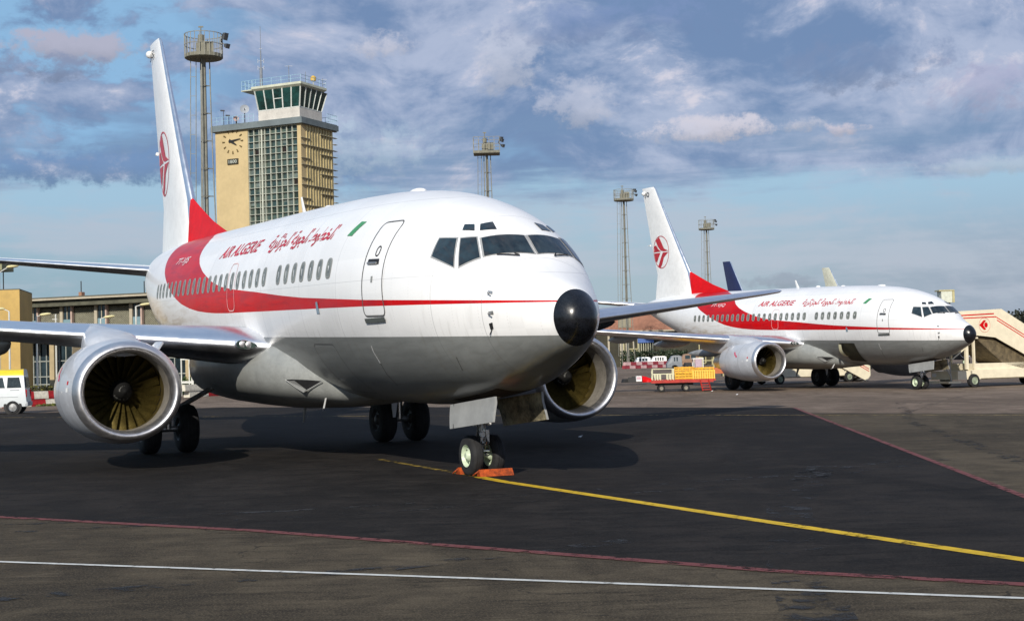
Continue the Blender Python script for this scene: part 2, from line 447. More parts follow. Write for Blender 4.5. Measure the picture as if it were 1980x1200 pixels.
def hull_patch(mb, cor, off, m=0, nu=10, nv=8, sgn=1, shrink=0.0):
    """cor: 4 corners (unsheared) going round"""
    c = [Vector(q) for q in cor]; ctr = sum(c, Vector()) / 4
    c = [q + (ctr - q).normalized() * shrink for q in c]
    G = []
    for i in range(nu + 1):
        row = []
        for j in range(nv + 1):
            u, v = i / nu, j / nv
            q = onhull(c[0].lerp(c[1], u).lerp(c[3].lerp(c[2], u), v), off)
            if sgn < 0: q.y = -q.y
            row.append(mb.V(q))
        G.append(row)
    for i in range(nu):
        for j in range(nv): mb.face((G[i][j], G[i + 1][j], G[i + 1][j + 1], G[i][j + 1]), m)
def hull_ribbon(mb, path, wd_, off, m=0, sgn=1, closed=True):
    """path of (x, z) unsheared; thin strip laid on the side of the hull"""
    P = [HP(x, PHI(x, z), off, sgn) for x, z in path]; n = len(P)
    C = [HP(x, PHI(x, z), off + 1, sgn) - HP(x, PHI(x, z), off, sgn) for x, z in path]
    L_, R_ = [], []
    for i in range(n):
        a = P[(i - 1) % n] if closed or i else P[i]; b = P[(i + 1) % n] if closed or i < n - 1 else P[i]
        d = (b - a).normalized(); s = d.cross(C[i]).normalized() * wd_ / 2
        L_.append(mb.V(P[i] + s)); R_.append(mb.V(P[i] - s))
    for i in range(n if closed else n - 1):
        k = (i + 1) % n; mb.face((L_[i], L_[k], R_[k], R_[i]), m)
def rrect(x0, x1, z0, z1, r, n=6, seg=.12):
    pts = []
    for cx, cz, a0 in ((x1 - r, z1 - r, 0), (x0 + r, z1 - r, 90), (x0 + r, z0 + r, 180), (x1 - r, z0 + r, 270)):
        for k in range(n + 1): a = R(a0 + 90 * k / n); pts.append((cx + r * math.cos(a), cz + r * math.sin(a)))
    out = []
    for i, p in enumerate(pts):
        q = pts[(i + 1) % len(pts)]; d = math.dist(p, q); k = max(1, int(d / seg))
        for j in range(k): out.append((p[0] + (q[0] - p[0]) * j / k, p[1] + (q[1] - p[1]) * j / k))
    return out

def fuselage(name, x0, x1, matl, parent):
    xs = []
    for a, b, st in ((.3, .6, .02), (.6, 4, .06), (4, 8, .16), (8, 18, .4), (18, 29.8, .2)):
        k = int(round((b - a) / st)); xs += [a + (b - a) * i / k for i in range(k)]
    xs.append(29.8); xs = [x for x in xs if x0 < x < x1]; xs = [x0] + xs + [x1]
    mb = MB(); n = 88
    rr = [[HP(max(x, .3008), 2 * math.pi * k / n) for k in range(n)] for x in xs]
    mb.rings(rr, 0, True, True)
    return mb.build(name, matl, parent, smooth=50)

def airfoil(t, n=22, camber=.015):
    pts = []
    xs = [(1 - math.cos(math.pi * i / n)) / 2 for i in range(n + 1)]
    th = lambda x: 5 * t * (.2969 * math.sqrt(x) - .126 * x - .3516 * x * x + .2843 * x**3 - .1036 * x**4)
    cm = lambda x: camber * 4 * x * (1 - x)
    up = [(x, cm(x) + th(x)) for x in xs]; lo = [(x, cm(x) - th(x)) for x in xs[1:-1]]
    return up[::-1] + lo          # TE->LE on top, then LE->TE below
def surf(name, secs, sgn, mats, parent, le=.12, vertical=False, inc=0.02, n=22):
    """secs: (span, xLE, chord, zLE, thickness)"""
    rr = []
    for sp, xl, ch, zl, t in secs:
        ring = []
        for a, b in airfoil(t, n, 0 if vertical else .012):
            X = xl + a * ch
            if vertical: ring.append(SH((X, b * ch, sp)))
            else: ring.append(SH((X, sgn * sp, zl + b * ch - inc * a * ch)))
        rr.append(ring)
    prof = airfoil(.1, n)
    mb = MB()
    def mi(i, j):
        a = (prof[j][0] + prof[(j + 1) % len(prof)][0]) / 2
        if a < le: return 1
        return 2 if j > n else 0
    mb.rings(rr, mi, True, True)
    return mb.build(name, mats, parent, smooth=75)

def text_mesh(body, size, shear=0.0, bold=.012, space=1.0):
    cu = bpy.data.curves.new('txt', 'FONT'); cu.body = body; cu.size = size; cu.shear = shear
    cu.resolution_u = 3; cu.space_character = space; cu.offset = bold * size
    o = bpy.data.objects.new('txt', cu); COL.objects.link(o)
    bpy.context.view_layer.update()
    me = bpy.data.meshes.new_from_object(o.evaluated_get(bpy.context.evaluated_depsgraph_get()))
    vs = [tuple(v.co) for v in me.vertices]; fs = [tuple(p.vertices) for p in me.polygons]
    bpy.data.objects.remove(o); bpy.data.meshes.remove(me)
    return vs, fs
def text_obj(name, body, fn, matl, parent, width, height, shear=0.0, bold=.012):
    vs, fs = text_mesh(body, 1.0, 0.0, bold)
    if not vs: return None
    x0 = min(v[0] for v in vs); x1 = max(v[0] for v in vs); y0 = min(v[1] for v in vs); y1 = max(v[1] for v in vs)
    mb = MB()
    mb.v = []
    for v in vs:
        u = (v[0] - x0) / (x1 - x0) * width; w = (v[1] - y0) / (y1 - y0) * height
        mb.v.append(tuple(fn(u + shear * w, w)))
    for f in fs: mb.face(f)
    return mb.build(name, matl, parent, fix=False)

# Arabic letters already in their joined forms, in visual order
AR = '\uFE94\uFEF3\uFEAE\uFE8B\uFE8D\uFEB0\uFEA0\uFEDF\uFE8D \uFE94\uFEF3\uFEEE\uFEA0\uFEDF\uFE8D \uFEC1\uFEEE\uFEC4\uFEA8\uFEDF\uFE8D'

NAC = [(.0, .90), (.015, .935), (.05, .97), (.12, 1.005), (.22, 1.03), (.5, 1.07), (1.0, 1.10), (1.6, 1.10), (2.2, 1.06), (2.8, .98), (3.35, .88)]
NIN = [(.0, .90), (.015, .872), (.05, .845), (.12, .82), (.25, .80), (.5, .785), (.8, .785), (1.0, .79)]
def engine(parent, sgn, detail=True):
    cx, cy, cz = 9.33, 4.83 * sgn, 1.53
    flat = .93
    mb = MB(); mb.lathe((cx, cy, cz), NAC[4:], n=64, sz=flat * 1.0)
    mb.lathe((cx, cy, cz), [(3.35, .86), (3.1, .86), (3.1, .6), (3.5, .56), (4.2, .46), (4.75, .33)], n=40, m=1)
    mb.lathe((cx, cy, cz), [(4.7, .33), (4.7, .22), (5.2, .05)], n=24, m=1, cap1=True)
    nac = mb.build('engine', [NACP, STEEL], parent, smooth=45)
    mb = MB(); mb.lathe((cx, cy, cz), NAC[:5][::-1] + NIN[1:5], n=64, sz=flat)
    mb.build('intake_lip', LIP, nac, smooth=60)
    mb = MB(); mb.lathe((cx, cy, cz), NIN[4:6] + [(.68, .785)], n=64, sz=.95); mb.lathe((cx, cy, cz), [(.68, .785), (.8, .785), (1.0, .79)], n=64, m=1, sz=.97); mb.lathe((cx, cy, cz), [(1.0, .79), (1.35, .79), (1.35, .02)], n=48, m=2)
    mb.build('intake_liner', [FAND, FANG, BLACK], nac, smooth=60)
    mb = MB(); mb.lathe((cx, cy, cz), [(.45, .004), (.50, .05), (.62, .13), (.78, .19), (.95, .235), (1.1, .24)], n=32, cap0=True)
    # the swirl painted on the spinner
    for k in range(14):
        a0, a1 = k * .42, (k + 1) * .42; r0, r1 = .08 + .006 * k, .08 + .006 * (k + 1)
        def sp(a, r): return (cx + .45 + max(0, (r / .235))**1.45 * .44 - .006, cy + r * math.cos(a), cz + r * math.sin(a))
        mb.poly([sp(a0, r0), sp(a1, r1), sp(a1, r1 + .022), sp(a0, r0 + .022)], 1)
    mb.build('spinner', [mat('spinner grey', (.010, .010, .010), .8, spec=.08), mat('spinner swirl', (.09, .09, .085), .8, spec=.1)], nac, smooth=60)
    mb = MB(); nb = 24
    G = []
    for i in range(7):
        r = .22 + (.765 - .22) * i / 6; tw = R(35 + 27 * i / 6); hw = .085 + .02 * i / 6
        row = []
        for j in (-1, -.33, .33, 1):
            a = hw * j; ax = a * math.cos(tw) + .012 * (1 - j * j); tg = a * math.sin(tw)
            th_ = tg / r
            row.append(mb.V((ax, r * math.cos(th_), r * math.sin(th_))))
        G.append(row)
    for i in range(6):
        for j in range(3): mb.face((G[i][j], G[i + 1][j], G[i + 1][j + 1], G[i][j + 1]))
    b0 = mb.build('fan_blade', FANM, nac, smooth=60, fix=False)
    b0.location = (cx + .93, cy, cz)
    for k in range(1, nb):
        b = b0.copy(); COL.objects.link(b); b.parent = nac; b.rotation_euler = (2 * math.pi * k / nb, 0, 0)
    # chine on the inboard shoulder
    mb = MB(); a = R(48)
    def np_(x, rr_): return (cx + x, cy - sgn * rr_ * math.cos(a), cz + rr_ * math.sin(a) * flat)
    poly = [(.95, 1.06), (1.25, 1.36), (1.95, 1.38), (2.05, 1.05)]
    mb.prism(poly, lambda x, r_, t: (np_(x, r_)[0], np_(x, r_)[1] + t, np_(x, r_)[2] + t), -.012, .012)
    mb.build('strake', NACP, nac)
    # stencils on the outboard side
    def ns(x, a_, o=.006):
        i = np.interp(x, [q[0] for q in NAC], [q[1] for q in NAC]) + o
        return (cx + x, cy + sgn * i * math.cos(a_), cz + i * math.sin(a_) * flat)
    for u0, u1, v0, v1, m in ((.45, .60, .02, .10, 0), (.48, .57, .16, .23, 1), (.9, .95, .0, .03, 0)):
        mb = MB(); mb.poly([ns(u0, v0), ns(u1, v0), ns(u1, v1), ns(u0, v1)]); mb.build('stencil', [WHITE, RED][m], nac)
    mb = MB()
    for u0, v0, u1, v1 in ((1.55, .30, 1.75, .42), (1.62, .40, 1.82, .50), (1.42, .22, 1.60, .33)):
        mb.poly([ns(u0, v0), ns(u0 + .12, v0), ns(u1, v1), ns(u1 - .12, v1)])
    mb.build('emblem', mat('pink red sticker', (.55, .03, .10), .5), nac)
    mb = MB()
    for x0 in (1.32, 2.62):
        P = [ns(x0, a_, .003) for a_ in np.linspace(-1.5, 1.5, 40)]; Q = [ns(x0 + .012, a_, .003) for a_ in np.linspace(-1.5, 1.5, 40)]
        for k in range(39): mb.poly([P[k], P[k + 1], Q[k + 1], Q[k]])
    mb.build('cowl_seam', SEAM, nac)
    # pylon
    mb = MB(); rr = []
    for x, wdt, zb, zt in ((9.95, .20, 2.2, 2.46), (10.2, .62, 2.2, 2.57), (10.6, .86, 2.2, 2.69), (11.0, .90, 2.15, 2.79), (11.5, .84, 2.1, 2.84), (12.2, .70, 2.0, 2.90), (13.2, .42, 1.9, 3.0), (14.4, .30, 2.0, 2.95), (15.6, .1, 2.2, 2.8)):
        ring = []
        for k in range(28):
            t = 2 * math.pi * k / 28; c_, s_ = math.cos(t), math.sin(t)
            ring.append((x, cy + wdt / 2 * (1.2 - .3 * s_) * math.copysign(abs(c_)**.75, c_), (zb + zt - .06) / 2 + (zt - .06 - zb) / 2 * math.copysign(abs(s_)**.6, s_)))
        rr.append(ring)
    mb.rings(rr); mb.build('pylon', NACP, parent, smooth=50)

def wheel(parent, x, y, r, w, rim_r, rimmat=RIM):
    mb = MB()
    prof = [(-w / 2, rim_r), (-w / 2 - .002, rim_r + .03), (-w * .5, r * .84), (-w * .40, r * .95), (-w * .22, r * .995), (0, r), (w * .22, r * .995), (w * .40, r * .95), (w * .5, r * .84), (w / 2 + .002, rim_r + .03), (w / 2, rim_r)]
    mb.lathe((x, y, r), prof, 'y', 40)
    for g in (-.2, 0, .2):
        mb.lathe((x, y + g * w, r), [(-.006, r * 1.002), (.006, r * 1.002)], 'y', 40, m=2)
    for s in (-1, 1):
        mb.lathe((x, y, r), [(s * w / 2, rim_r), (s * (w / 2 - .015), rim_r * .93), (s * (w / 2 - .07), rim_r * .84), (s * (w / 2 - .06), rim_r * .5), (s * (w / 2 - .02), rim_r * .42), (s * (w / 2 + .01), rim_r * .25), (s * (w / 2 + .01), .004)], 'y', 32, m=1)
        for k in range(7):
            t = 2 * math.pi * k / 7
            mb.lathe((x + rim_r * .67 * math.sin(t), y, r + rim_r * .67 * math.cos(t)), [(s * (w / 2 - .064), rim_r * .13), (s * (w / 2 - .058), .002)], 'y', 10, m=2)
    return mb.build('wheel', [TYRE, rimmat, BLACK], parent, smooth=40)

def airliner(loc, a, name='airliner', matl=LIV, finm=WHITE, dorsm=RED, marks=True, lod=0):
    A = empty(name, (loc[0], loc[1], 0), a + math.pi / 2)
    fuselage('fuselage', .58, 29.8, matl, A)
    fuselage('radome', .3, .58, BLACKG, A)
    # belly fairing
    mb = MB(); rr = []
    fp = [(8.3, .35, 1.45, .30), (8.9, 1.0, 1.5, .50), (9.7, 1.55, 1.6, .66), (10.6, 1.85, 1.66, .80), (11.8, 1.97, 1.70, .90), (13.5, 2.02, 1.70, .92), (15.5, 2.02, 1.70, .92), (16.8, 1.95, 1.68, .86), (17.8, 1.7, 1.62, .72), (18.6, 1.2, 1.55, .50), (19.2, .5, 1.5, .25)]
    for x, w, zc, hh in fp:
        ring = []
        for k in range(40):
            t = 2 * math.pi * k / 40; c_, s_ = math.cos(t), math.sin(t)
            ring.append(SH((x, w * math.copysign(abs(c_)**.75, c_), zc + hh * math.copysign(abs(s_)**.8, s_))))
        rr.append(ring)
    mb.rings(rr)
    mb.build('belly_fairing', mat('fairing grey paint', (.27, .28, .27), .42, var=.12, coat=.1), A, smooth=60)
    for s in (1, -1):
        te = lambda y: np.interp(y, [1.2, 1.9, 2.5, 4, 4.83, 5.8, 9, 13, 16.3], [17.75, 17.5, 17.35, 17.1, 17.0, 17.0, 17.85, 18.82, 19.59])
        ws = []
        for y, xl, zl, th_ in ((1.2, 10.72, 2.12, .13), (1.6, 10.88, 2.15, .13), (2.1, 11.08, 2.20, .13), (3.0, 11.50, 2.28, .125), (4.0, 12.0, 2.37, .12), (4.83, 12.42, 2.44, .118), (5.8, 12.9, 2.52, .115), (9, 14.45, 2.79, .11), (13, 16.4, 3.14, .105), (16.3, 17.95, 3.43, .10)):
            ws.append((y, xl, te(y) - xl, zl, th_))
        ws += [(16.9, 18.25, 1.47, 3.485, .095), (17.12, 18.5, 1.15, 3.51, .07), (17.17, 18.85, .7, 3.515, .04)]
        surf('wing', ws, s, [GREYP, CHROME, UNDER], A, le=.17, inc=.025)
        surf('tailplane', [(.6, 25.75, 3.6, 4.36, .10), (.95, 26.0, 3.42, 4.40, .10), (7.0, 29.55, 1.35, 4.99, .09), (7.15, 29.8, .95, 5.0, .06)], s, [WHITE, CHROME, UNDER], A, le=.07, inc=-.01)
        for yy, xa, L_, zz in ((3.4, 15.2, 4.2, 1.75), (6.4, 14.3, 3.9, 2.32), (9.1, 15.1, 3.3, 2.60)):
            mb = MB(); rr = []
            for k in range(13):
                u = k / 12; q = math.sin(math.pi * min(1, u * 1.02 + .0))**.6 if 0 < u < 1 else .02
                ring = []
                for j in range(12):
                    t = 2 * math.pi * j / 12
                    ring.append(SH((xa + u * L_, s * yy + .17 * q * math.cos(t), zz + .23 * q * math.sin(t) - .12 * u)))
                rr.append(ring)
            mb.rings(rr); mb.build('flap_track_fairing', UNDER, A, smooth=50)
        engine(A, s)
    # fin
    surf('fin', [(4.6, 23.45, 5.1, 0, .11), (5.1, 23.72, 4.75, 0, .115), (6.46, 24.22, 4.3 - .35, 0, .115), (8.5, 25.68, 3.15, 0, .11), (10.5, 27.08, 2.3, 0, .105), (11.9, 28.03, 1.72, 0, .10), (12.06, 28.25, 1.55, 0, .06)], 1, [finm, CHROME, finm], A, le=.05, vertical=True)
    mb = MB(); rr = []
    for x, zt, hw in ((20.1, 5.17, .02), (20.9, 5.38, .04), (21.8, 5.62, .07), (22.7, 5.93, .11), (23.5, 6.22, .15), (24.32, 6.52, .19), (25.4, 6.2, .2)):
        zb = 4.9
        rr.append([SH((x, hw * 1.6, zb)), SH((x, hw * .9, (zb + zt) / 2)), SH((x, hw * .35, zt - .06)), SH((x, 0, zt)), SH((x, -hw * .35, zt - .06)), SH((x, -hw * .9, (zb + zt) / 2)), SH((x, -hw * 1.6, zb))])
    # red dorsal fin, cut along the fin root line
    xr = lambda z: 23.55 + (z - 5.1) * .42
    rr2 = []
    for i, rg in enumerate(rr[:-1]):
        rr2.append([Vector((min(p.x, xr(p.z - .025 * (p.x - 4)) + .25), p.y, p.z)) for p in rg])
    mb.rings(rr2); mb.build('dorsal_fin', dorsm, A, smooth=60)
    # gear
    ng = MB(); ng.tube([(4.04, 0, 1.3), (4.04, 0, .75)], .075, 12); ng.tube([(4.04, 0, .8), (4.04, 0, .34)], .05, 12, 1)
    ng.tube([(4.04, -.2, .343), (4.04, .2, .343)], .045, 10)
    ng.box((3.95, 0, .66), (.10, .16, .22), 1); ng.tube([(3.93, 0, .78), (3.83, 0, .58), (3.99, 0, .42)], .025, 8, 1)
    ng.tube([(3.92, .06, .60), (3.86, .05, .42), (3.86, -.05, .42), (3.92, -.06, .60)], .02, 6, 1); ng.tube([(4.0, 0, 1.1), (3.2, 0, 1.4)], .04, 8)
    ng.lathe((3.88, .06, .70), [(-.03, .045), (.0, .05), (.02, .045)], 'x', 14, 2, cap0=True)
    ng.tube([(3.97, .09, 1.15), (3.92, .12, .9), (3.95, .10, .62), (4.0, .12, .45)], .012, 6, 3); ng.tube([(4.1, -.08, 1.2), (4.14, -.1, .85), (4.08, -.09, .5)], .014, 6, 3)
    ng.tube([(4.13, 0, .82), (4.27, 0, .60), (4.09, 0, .40)], .022, 8, 1); ng.tube([(4.04, -.16, .98), (4.04, .16, .98)], .045, 10); ng.box((4.04, .10, .90), (.12, .07, .14), 0); ng.lathe((3.88, -.07, .88), [(-.02, .035), (.03, .04)], 'x', 12, 2, cap0=True)
    g = ng.build('nose_gear', [STEEL, mat('bright alloy', (.75, .72, .68), .2, .9), WHITE, BLACK], A, smooth=40)
    for s in (1, -1): wheel(g, 4.04, .2 * s, .343, .20, .19)
    for s in (1, -1):
        mb = MB()
        poly = [(2.55, 1.40), (2.50, 1.0), (4.15, .80), (4.27, 1.2)]
        if s < 0: poly = [(2.55, 1.45), (2.52, 1.0), (4.2, .80), (4.3, 1.25)]
        def dfn(x, z, t, s=s):
            q = SH((x, s * (.42 + .22 * (z - .9) * 0) + t, z)); q.y += s * .10 * math.sin(max(0, (1.3 - z)) * 2.5); return q
        n_ = 8
        rows = []
        for i in range(n_ + 1):
            u = i / n_
            for t in (-.02, .02): rows.append((u, t))
        def lp(a, b, u): return (a[0] + (b[0] - a[0]) * u, a[1] + (b[1] - a[1]) * u)
        for t, m in ((-.02, 0 if s < 0 else 1), (.02, 1 if s < 0 else 0)):
            for i in range(n_):
                u0, u1 = i / n_, (i + 1) / n_
                a, b, c, d = lp(poly[0], poly[1], u0), lp(poly[3], poly[2], u0), lp(poly[3], poly[2], u1), lp(poly[0], poly[1], u1)
                mb.poly([dfn(*a, t), dfn(*b, t), dfn(*c, t), dfn(*d, t)], m)
        for a, b in ((0, 1), (1, 2), (2, 3), (3, 0)):
            k = 8 if a in (0, 2) else 1
            for i in range(k):
                p, q = lp(poly[a], poly[b], i / k), lp(poly[a], poly[b], (i + 1) / k)
                mb.poly([dfn(*p, -.02), dfn(*q, -.02), dfn(*q, .02), dfn(*p, .02)], 0)
        if s > 0:
            a, b = lp(poly[3], poly[0], .09), lp(poly[2], poly[1], .09)
            mb.poly([dfn(a[0] - .012, a[1], .024), dfn(a[0] + .012, a[1], .024), dfn(b[0] + .012, b[1], .024), dfn(b[0] - .012, b[1], .024)], 2)
        mb.build('nose_gear_door', [GEARD, GEARI, BLACK], A, smooth=40)
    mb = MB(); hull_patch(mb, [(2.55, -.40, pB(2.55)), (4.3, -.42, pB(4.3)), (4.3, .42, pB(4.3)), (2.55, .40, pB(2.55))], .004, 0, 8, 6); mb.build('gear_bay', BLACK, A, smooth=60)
    for s in (1, -1):
        g = MB(); y0 = 2.86 * s
        g.tube([(15.15, y0, 1.9), (15.13, y0, 1.0)], .13, 14); g.tube([(15.13, y0, 1.05), (15.13, y0, .55)], .085, 14, 1)
        g.tube([(15.13, y0 - .36, .553), (15.13, y0 + .36, .553)], .07, 10); g.tube([(15.13, y0, .9), (15.13, y0 - 1.3 * s, 1.6)], .06, 8)
        g.tube([(15.3, y0, 1.2), (15.5, y0, .9), (15.25, y0, .62)], .03, 8, 1)
        go = g.build('main_gear', [STEEL, mat('bright alloy', (.75, .72, .68), .2, .9)], A, smooth=40)
        for k in (-.43, .43): wheel(go, 15.13, y0 + k, .553, .40, .27, mat('dark wheel hub', (.08, .08, .08), .5))
        mb = MB()
        mb.prism([(14.75, 1.75), (15.0, .95), (15.15, .95), (15.3, 1.75)], lambda x, z, t: (x, y0 + s * .25 + t + s * .15 * (z - 1), z), -.015, .015)
        mb.build('main_gear_door', GEARD, A)
        mb = MB()
        if s > 0: continue
        mb.prism([(0, 1.30), (.07, .62), (.13, .62), (.26, 1.36)], lambda x, z, t: (14.45 + t, y0 - s * .50 - x, z), -.012, .012); mb.build('gear_link_door', WHITE, A)
    # antennas and small fittings on the back
    for x0, z0, hh, ch, rk in ((13.35, 5.16, .42, .26, .35), (17.5, 5.17, .0, .0, 0), (13.6, .78, -.40, .22, .3)):
        if hh == 0: continue
        mb = MB(); up = hh > 0
        base = [(0, 0), (ch * .5, .02), (ch, 0), (ch * .5, -.02)]
        top = [(rk * .8 + .0, 0), (rk * .8 + ch * .25, .012), (rk * .8 + ch * .5, 0), (rk * .8 + ch * .25, -.012)]
        mb.rings([[SH((x0 + a, b, z0)) for a, b in base], [SH((x0 + a, b, z0 + hh)) for a, b in top]]); mb.build('blade_antenna', WHITE if up else GEARD, A)
    mb = MB(); mb.rings([[SH((9.02 + a, 1.02 + b, 1.34)) for a, b in ((0, 0), (.04, .02), (.10, 0), (.04, -.02))], [SH((9.42 + a, .98 + b, .93)) for a, b in ((0, 0), (.05, .015), (.10, 0), (.05, -.015))], [SH((9.66 + a, .94 + b, .86)) for a, b in ((0, 0), (.01, .004), (.02, 0), (.01, -.004))]])
    mb.build('drain_mast', WHITE, A)
    for x0, sx, sz in ((6.6, .30, .07), (9.6, .12, .05), (11.7, .14, .08)):
        mb = MB(); rr = []
        for k in range(7):
            u = -1 + 2 * k / 6; q = math.sqrt(max(.003, 1 - u * u))
            rr.append([SH((x0 + u * sx, .13 * q * math.cos(t), pT(x0) - .01 + sz * q * math.sin(t))) for t in [2 * math.pi * j / 14 for j in range(14)]])
        mb.rings(rr); mb.build('beacon_fairing', WHITE, A, smooth=70)
    if not marks: return A
    # ---- starboard (and matching port) cockpit windows
    win = [  # forward pane, sliding pane, rear pane, two brow panes
        [(1.82, .035, 3.633), (2.061, .779, 3.609), (2.355, .687, 3.908), (2.17, .035, 3.939)],
        [(2.097, .841, 3.592), (2.299, 1.108, 3.458), (2.617, .923, 3.914), (2.42, .741, 3.921)],
        [(2.391, 1.161, 3.457), (2.911, 1.302, 3.644), (2.997, 1.127, 3.935), (2.685, .967, 3.917)],
        [(2.514, .637, 4.039), (2.385, .40, 4.059), (2.599, .366, 4.188), (2.653, .562, 4.152)],
        [(2.749, .835, 4.057), (2.573, .702, 4.04), (2.711, .636, 4.15), (2.844, .75, 4.157)]]
    for s in (1, -1):
        for i, c in enumerate(win):
            mb = MB()
            if i < 3: hull_patch(mb, c, .005, 1, 10, 8, s, -.04)
            hull_patch(mb, c, .011, 0, 10, 8, s, 0)
            mb.build('cockpit_window', [GLASS, FRAME], A, smooth=70)
        mb = MB()
        P = [onhull(q, .03) for q in ((1.80, .30, 3.59), (1.86, .36, 3.64), (1.95, .62, 3.63))]
        for q in P: q.y *= s
        mb.tube([P[1], (P[0] + P[1]) / 2, P[0]], .012, 6); mb.tube([P[0], P[2]], .012, 6); mb.build('wiper', BLACK, A)
    # cabin windows on the side in view
    for k in range(30):
        if k == 7: continue
        xw = 6.45 + .508 * k
        mb = MB(); ring1, ring2, ring3 = [], [], []
        ph = PHI(xw, 3.61)
        for q in range(28):
            t = 2 * math.pi * q / 28; c_, s_ = math.cos(t), math.sin(t)
            cx_, sy_ = math.copysign(abs(c_)**.62, c_), math.copysign(abs(s_)**.72, s_)
            rad = 1.88
            ring1.append(mb.V(HP(xw + .142 * cx_, ph + .205 * sy_ / rad, .004)))
            ring2.append(mb.V(HP(xw + .118 * cx_, ph + .178 * sy_ / rad, .009)))
            ring3.append(mb.V(HP(xw + .108 * cx_, ph + .166 * sy_ / rad, .005)))
        for q in range(28):
            r_ = (q + 1) % 28
            mb.face((ring1[q], ring1[r_], ring2[r_], ring2[q]), 0); mb.face((ring2[q], ring2[r_], ring3[r_], ring3[q]), 0)
        mb.face(ring3, 1); mb.build('cabin_window', [CABFR, CABGL], A)
    # service door
    d = MB(); path = [(x + (.16 * (z - 2.72) / 1.6 if x < 4.45 else 0), z) for x, z in rrect(4.07, 4.86, 2.72, 4.325, .11)]
    hull_ribbon(d, path, .026, .008, 1)
    pts = [(4.13 + .82 * i / 6, 2.706 + 1.614 * j / 14) for i in range(7) for j in range(15)]
    G = [[d.V(HP(4.09 + .75 * i / 6, PHI(4.09 + .75 * i / 6, 2.74 + 1.56 * j / 14), .004)) for j in range(15)] for i in range(7)]
    for i in range(6):
        for j in range(14): d.face((G[i][j], G[i + 1][j], G[i + 1][j + 1], G[i][j + 1]), 0)
    do = d.build('service_door', [matl, SEAM], A, smooth=60)
    mb = MB(); hull_ribbon(mb, rrect(4.42, 4.54, 3.73, 3.89, .058), .025, .012, 0); mb.build('porthole', BLACK, do)
    mb = MB(); hull_patch(mb, [(4.34, 1.6, 3.56), (4.76, 1.6, 3.57), (4.74, 1.6, 3.655), (4.36, 1.6, 3.66)], .012, 0, 4, 3)
    P0, P1 = HP(4.38, PHI(4.38, 3.60), .03), HP(4.70, PHI(4.70, 3.61), .03); mb.tube([P0, P1], .018, 8, 1); mb.build('door_handle', [BLACK, STEEL], do)
    mb = MB(); hull_patch(mb, [(4.09, 1.7, 2.615), (4.84, 1.7, 2.615), (4.85, 1.7, 2.695), (4.08, 1.7, 2.695)], .03, 0, 6, 2); mb.build('door_sill', mat('sill grey', (.07, .08, .075), .6), do)
    mb = MB(); hull_patch(mb, [(4.47, 1.7, 3.28), (4.535, 1.7, 3.28), (4.535, 1.7, 3.385), (4.47, 1.7, 3.385)], .009, 0, 2, 2); mb.build('door_placard', CABFR, do)
    mb = MB(); hull_ribbon(mb, rrect(12.78, 13.36, 2.955, 4.0, .17), .022, .007, 0); mb.build('overwing_exit', SEAML, A)
    # nose probes
    for xx, zz in ((1.615, 3.03), (1.565, 2.723)):
        mb = MB(); p = onhull((xx, .9, zz), 0); mb.tube([p, p + Vector((0, .05, -.01)), p + Vector((-.10, .06, -.01))], .011, 8)
        hull_patch(mb, [(xx - .06, .9, zz - .025), (xx + .06, .9, zz - .025), (xx + .05, .9, zz + .02), (xx - .05, .9, zz + .03)], .008, 0, 2, 2); mb.build('pitot_probe', STEEL, A, smooth=50)
    mb = MB(); p = onhull((1.58, .9, 2.48), .006)
    hull_patch(mb, [(1.55, .9, 2.48), (1.62, .9, 2.47), (1.63, .9, 2.57), (1.55, .9, 2.58)], .008, 0, 3, 3); mb.tube([p, p + Vector((.05, .02, -.09))], .008, 6, 0); mb.build('angle_of_attack_vane', BLACK, A)
    mb = MB(); hull_patch(mb, [(7.0, 1.85, 2.80), (7.16, 1.85, 2.80), (7.13, 1.85, 3.02), (7.03, 1.85, 3.02)], .012, 0, 3, 3); mb.build('wing_inspection_light', mat('blue grey lens', (.2, .28, .34), .15), A)
    # hold door outline and belly scratches
    mb = MB(); hull_ribbon(mb, rrect(6.82, 8.0, 1.32, 2.24, .12), .014, .005); mb.build('cargo_door', SEAM, A)
    mb = MB(); hull_ribbon(mb, [(5.01, 2.221), (5.05, 2.116), (5.06, 1.918)], .022, .008, 0, closed=False); mb.build('drain_streak', WHITE, A)
    mb = MB(); hull_ribbon(mb, [(5.06, 1.918), (5.16, 1.73), (5.22, 1.52)], .02, .006, 0, closed=False); hull_ribbon(mb, [(2.567, 2.044), (2.67, 1.836)], .02, .006, 0, closed=False); mb.build('belly_seam', SEAM, A)
    # ram air inlet
    fo = Vector((-.012, .012, -.008))
    def FQ(x, y, z, k=1): return SH((x, y, z)) + fo * k
    mb = MB(); mb.poly([FQ(9.89, 1.61, 1.52), FQ(9.67, 1.55, 1.53), FQ(9.34, 1.32, 1.52), FQ(9.07, 1.14, 1.50), FQ(9.30, 1.22, 1.38), FQ(9.52, 1.36, 1.29)], 1)
    mb.poly([FQ(9.80, 1.59, 1.51, 2.5), FQ(9.60, 1.52, 1.52, 2.5), FQ(9.43, 1.33, 1.34, 2.5), FQ(9.52, 1.36, 1.28, 2.5)], 0)
    mb.tube([FQ(9.90, 1.62, 1.53, 2), FQ(9.70, 1.50, 1.40, 2), FQ(9.52, 1.36, 1.28, 2), FQ(9.28, 1.24, 1.39, 2), FQ(9.05, 1.13, 1.50, 2)], .010, 6, 0)
    mb.build('ram_air_inlet', [GEARD, BLACK], A)
    # landing light in the wing root
    mb = MB(); n_ = 24
